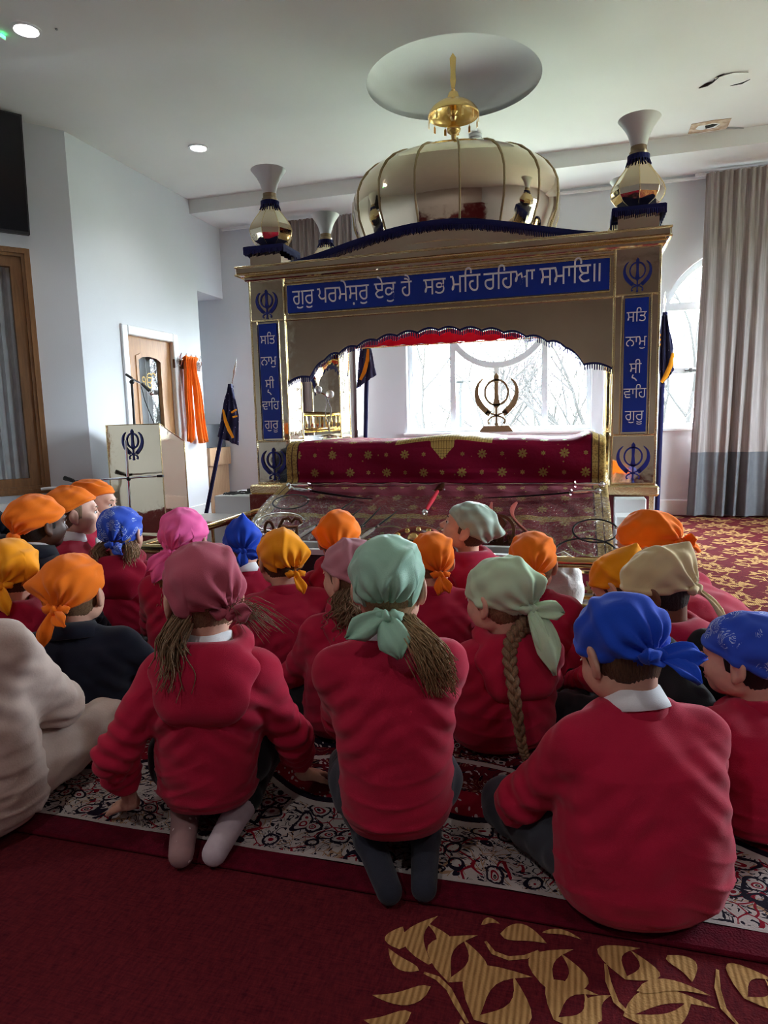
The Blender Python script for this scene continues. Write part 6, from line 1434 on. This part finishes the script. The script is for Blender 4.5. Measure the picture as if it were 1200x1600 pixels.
small = P('child in mustard-orange headscarf half hidden behind the khaki headscarf, looking down', (962, 910), 2.62, 40, 66, 32, .10, 0, 'cross', 'crimson', 'black', 'mustard',
  dict(full=.014, corner=[((.1, -.8, .5), .045, .3)], tails=TAILS2), hair='brown', seed=44, face=True, s=.95)
P('child in red sweatshirt and orange headscarf with ears showing, in front of the white bag', (833, 876), 2.72, 4, 2, 10, .05, 0, 'cross', 'crimson', 'black', 'orange', dict(full=.012, rim=(-.0, .46), knot=(0, -.104, -.050), tails=[((-.012, -.02, -.06), .04), ((.04, -.01, -.01), .035)]), hair='light', seed=47)
P('child in red sweatshirt and deep orange headscarf right of the mint headscarf', (675, 873), 2.92, 8, 12, 6, .04, 0, 'cross', 'crimson', 'black', 'orange', dict(full=.012, knot=(0.01, -.102, -.052), tails=[((-.02, -.02, -.05), .04), ((.02, -.02, -.045), .04)]), hair='light', seed=50, s=1.0)
sage = P('child in red hoodie and sage satin headscarf gazing up to the left', (729, 822), 3.15, 24, 82, -22, .02, 0, 'cross', 'crimson', 'black', 'sage', dict(full=.012, rim=(-.006, .36), corner=[((0, -.95, .1), .040, .32)], tie=False), hair='brown', hood=True, seed=53, face=True)
P('child in red hoodie and bright orange headscarf in front of the ramp swords', (530, 838), 3.0, 4, -4, 2, .03, 0, 'cross', 'crimson', 'black', 'orange', dict(full=.014, corner=[((-.9, -.4, .05), .030, .34)], knot=(.0, -.10, -.062), tails=[((.004, -.02, -.05), .04)]), hair='brown', hood=True, seed=56)
P('child in red sweatshirt and mustard headscarf with an open fold at the right', (438, 870), 2.82, 10, 14, 6, .05, 0, 'cross', 'crimson', 'black', 'mustard', dict(full=.018, rim=(-.03, .34), corner=[((.75, -.6, -.05), .030, .32)], knot=(.03, -.098, -.060), tails=[((.012, -.02, -.05), .04)]), hair='brown', seed=59)
curly = P('child in red hoodie and mauve headscarf with curly fair hair', (546, 893), 2.40, 10, 46, 4, .05, 0, 'cross', 'crimson', 'black', 'mauve', dict(full=.012, rim=(-.004, .30), tails=[((.03, -.02, .0), .03)]), hair='light', hairstyle=loose((-1, 1), .20, 260, 6, .0, .014, .06), hood=True, seed=62, face=True, bw=1.1)
P('child in red sweatshirt, white collar and blue tied headscarf beside the brass rail', (378, 850), 3.3, 6, 10, 8, .04, 0, 'cross', 'crimson', 'black', 'blue', dict(full=.010, corner=[((0, -.45, .9), .040, .28)], knot=(-.01, -.106, -.03), tails=[((-.03, -.02, -.04), .045), ((.05, -.01, -.01), .04)]), hair='light', collar=True, seed=65)
P('child in bright pink headscarf with long fair hair', (291, 838), 2.85, -10, -24, 2, .02, 0, 'cross', 'crimson', 'black', 'pink', dict(full=.014, rim=(-.03, .34), knot=(-.015, -.106, -.048), tails=[((-.05, -.03, -.07), .065), ((-.075, -.02, -.03), .05), ((.05, -.02, -.02), .04)]), hair='blond', hairstyle=loose((-1, 1), .27, 190, 8, .0, .0, .03), seed=68, face=True)
P('child in red hoodie and blue printed headscarf in front of the lectern', (192, 830), 3.2, -16, -28, 4, .04, 0, 'cross', 'crimson', 'black', 'blueprint', dict(full=.014, rim=(-.03, .32), knot=(.01, -.10, -.05), tails=[((.06, -.02, -.01), .035)]), hair='blond', hairstyle=loose((-1, 1), .09, 110, 11, 0, 0, .02), hood=True, seed=71, bw=1.08)
P('child in red top, white collar and orange headscarf facing right, beside the lectern', (150, 784), 3.55, -100, -112, 4, .02, 0, 'cross', 'red', 'black', 'orange', dict(full=.016, rim=(.022, .30), corner=[((-.1, -.9, .0), .03, .4)], tails=TAILS2), hair='light', collar=True, seed=74, face=True, h=NEAR)
girl = P('girl in red cardigan, white polo shirt and orange headscarf in profile facing right', (118, 798), 3.28, -96, -88, 0, .02, 0, 'cross', 'red', 'black', 'orange', dict(full=.016, rim=(.020, .34), corner=[((0, -.9, .05), .04, .4)], tails=TAILS2), hair='light', collar=True, seed=77, face=True, h=NEAR)
P('child in navy jacket and orange headscarf, dark skin, looking to the right', (64, 815), 2.75, -48, -62, 2, .03, 0, 'cross', 'navy', 'black', 'orange', dict(full=.018, rim=(-.004, .40), corner=[((-.1, -1, .1), .014, .4)], knot=(0, -.112, -.05), tails=[((.0, -.02, -.04), .04)]), skn='dark', hair='black', hs=1.02, collar=True, jacket=True, seed=80, face=True)
P('child in red hoodie and mustard headscarf cut off by the left edge', (20, 890), 2.5, -14, -20, 4, .04, 0, 'cross', 'crimson', 'black', 'mustard', dict(full=.016, rim=(-.03, .34), corner=[((.85, -.4, -.15), .030, .34)], tails=TAILS2), hair='brown', hood=True, seed=83)
suit = P('person in navy blazer and white shirt holding a red booklet at the left edge', (-48, 712), 3.4, -100, None, 4, .02, 0, 'kneel', 'navy', 'black', 'orange', dict(tails=TAILS2), skn='brown', hair='black', seed=86, group=None, jacket=True, collar=True, arms='front', s=1.2, hs=.92, wr={-1: (-.06, .30, .52), 1: (.08, .30, .52)})
# shirt fronts that show under open cardigans
def shirt_front(root, y, z0, z1, w, badge=False):
    b = MB(); b.grid([[((j/12-.5)*w*(.55+.45*(1-k/12)), y-.02*abs(j/12-.5)*2-.012*k/12*0, z1+(z0-z1)*k/12) for j in range(13)] for k in range(13)]); o = b.build('shirt_front', CL['white'], root, angle=3); md = o.modifiers.new('thick', 'SOLIDIFY'); md.thickness = .004
    for k in range(3): q = MB(); q.ball((.0, y+.004, z1-(z1-z0)*(.15+.2*k)), .005, 8, 6); q.build('button', MATS['white_gloss_paint'], o)
    return o
shirt_front(girl, .125, .36, .57, .11)
# khaki child's glasses
def glasses(root, px, D, rel, hrel, pitch, lean, s=1.0):
    W = atdepth(px[0], px[1], D); Hm = mtx(Vector((0, lean, W.z)), math.radians(hrel-rel), math.radians(pitch)); T = lambda x, y, z: tuple((Hm @ np.array([x*s, y*s, z*s, 1]))[:3]); b = MB()
    for q in (-1, 1):
        b.tube([T(q*.031+.021*math.cos(a), .098, -.010+.017*math.sin(a)) for a in np.linspace(0, 2*PI, 21)[:-1]], .0018, 6, closed=True); b.tube([T(q*.052, .096, -.006), T(q*.074, .06, -.004), T(q*.078, -.005, -.002)], .0016, 6)
    b.tube([T(-.011, .098, -.006), T(0, .101, -.003), T(.011, .098, -.006)], .0016, 6); o = b.build('glasses', BLACK, root)
    return o
glasses(khaki, (1022, 918), 2.25, 48, 76, 24, .10, 1.14)
# red booklet in the blazer person's hands
bk = thing('red_booklet', 'red booklet held by the person in the navy blazer at the left edge', 'booklet', tuple(suit.matrix_basis @ Vector((.0, .39, .51))), suit.rotation_euler.z)
b = MB(); M_ = Matrix.Rotation(-.5, 4, 'X'); b.box(-.11, .11, -.07, .07, -.004, .004, M=M_); b.build('booklet_cover', mat('red_card', fn=lambda C: mix(noise(C.obj, 8, 2), L(150, 20, 36), L(176, 30, 48)), rough=.5), bk, smooth=False); b = MB(); b.box(-.107, .107, -.067, .067, .004, .007, M=M_); b.build('booklet_page', CL['white'], bk, smooth=False)
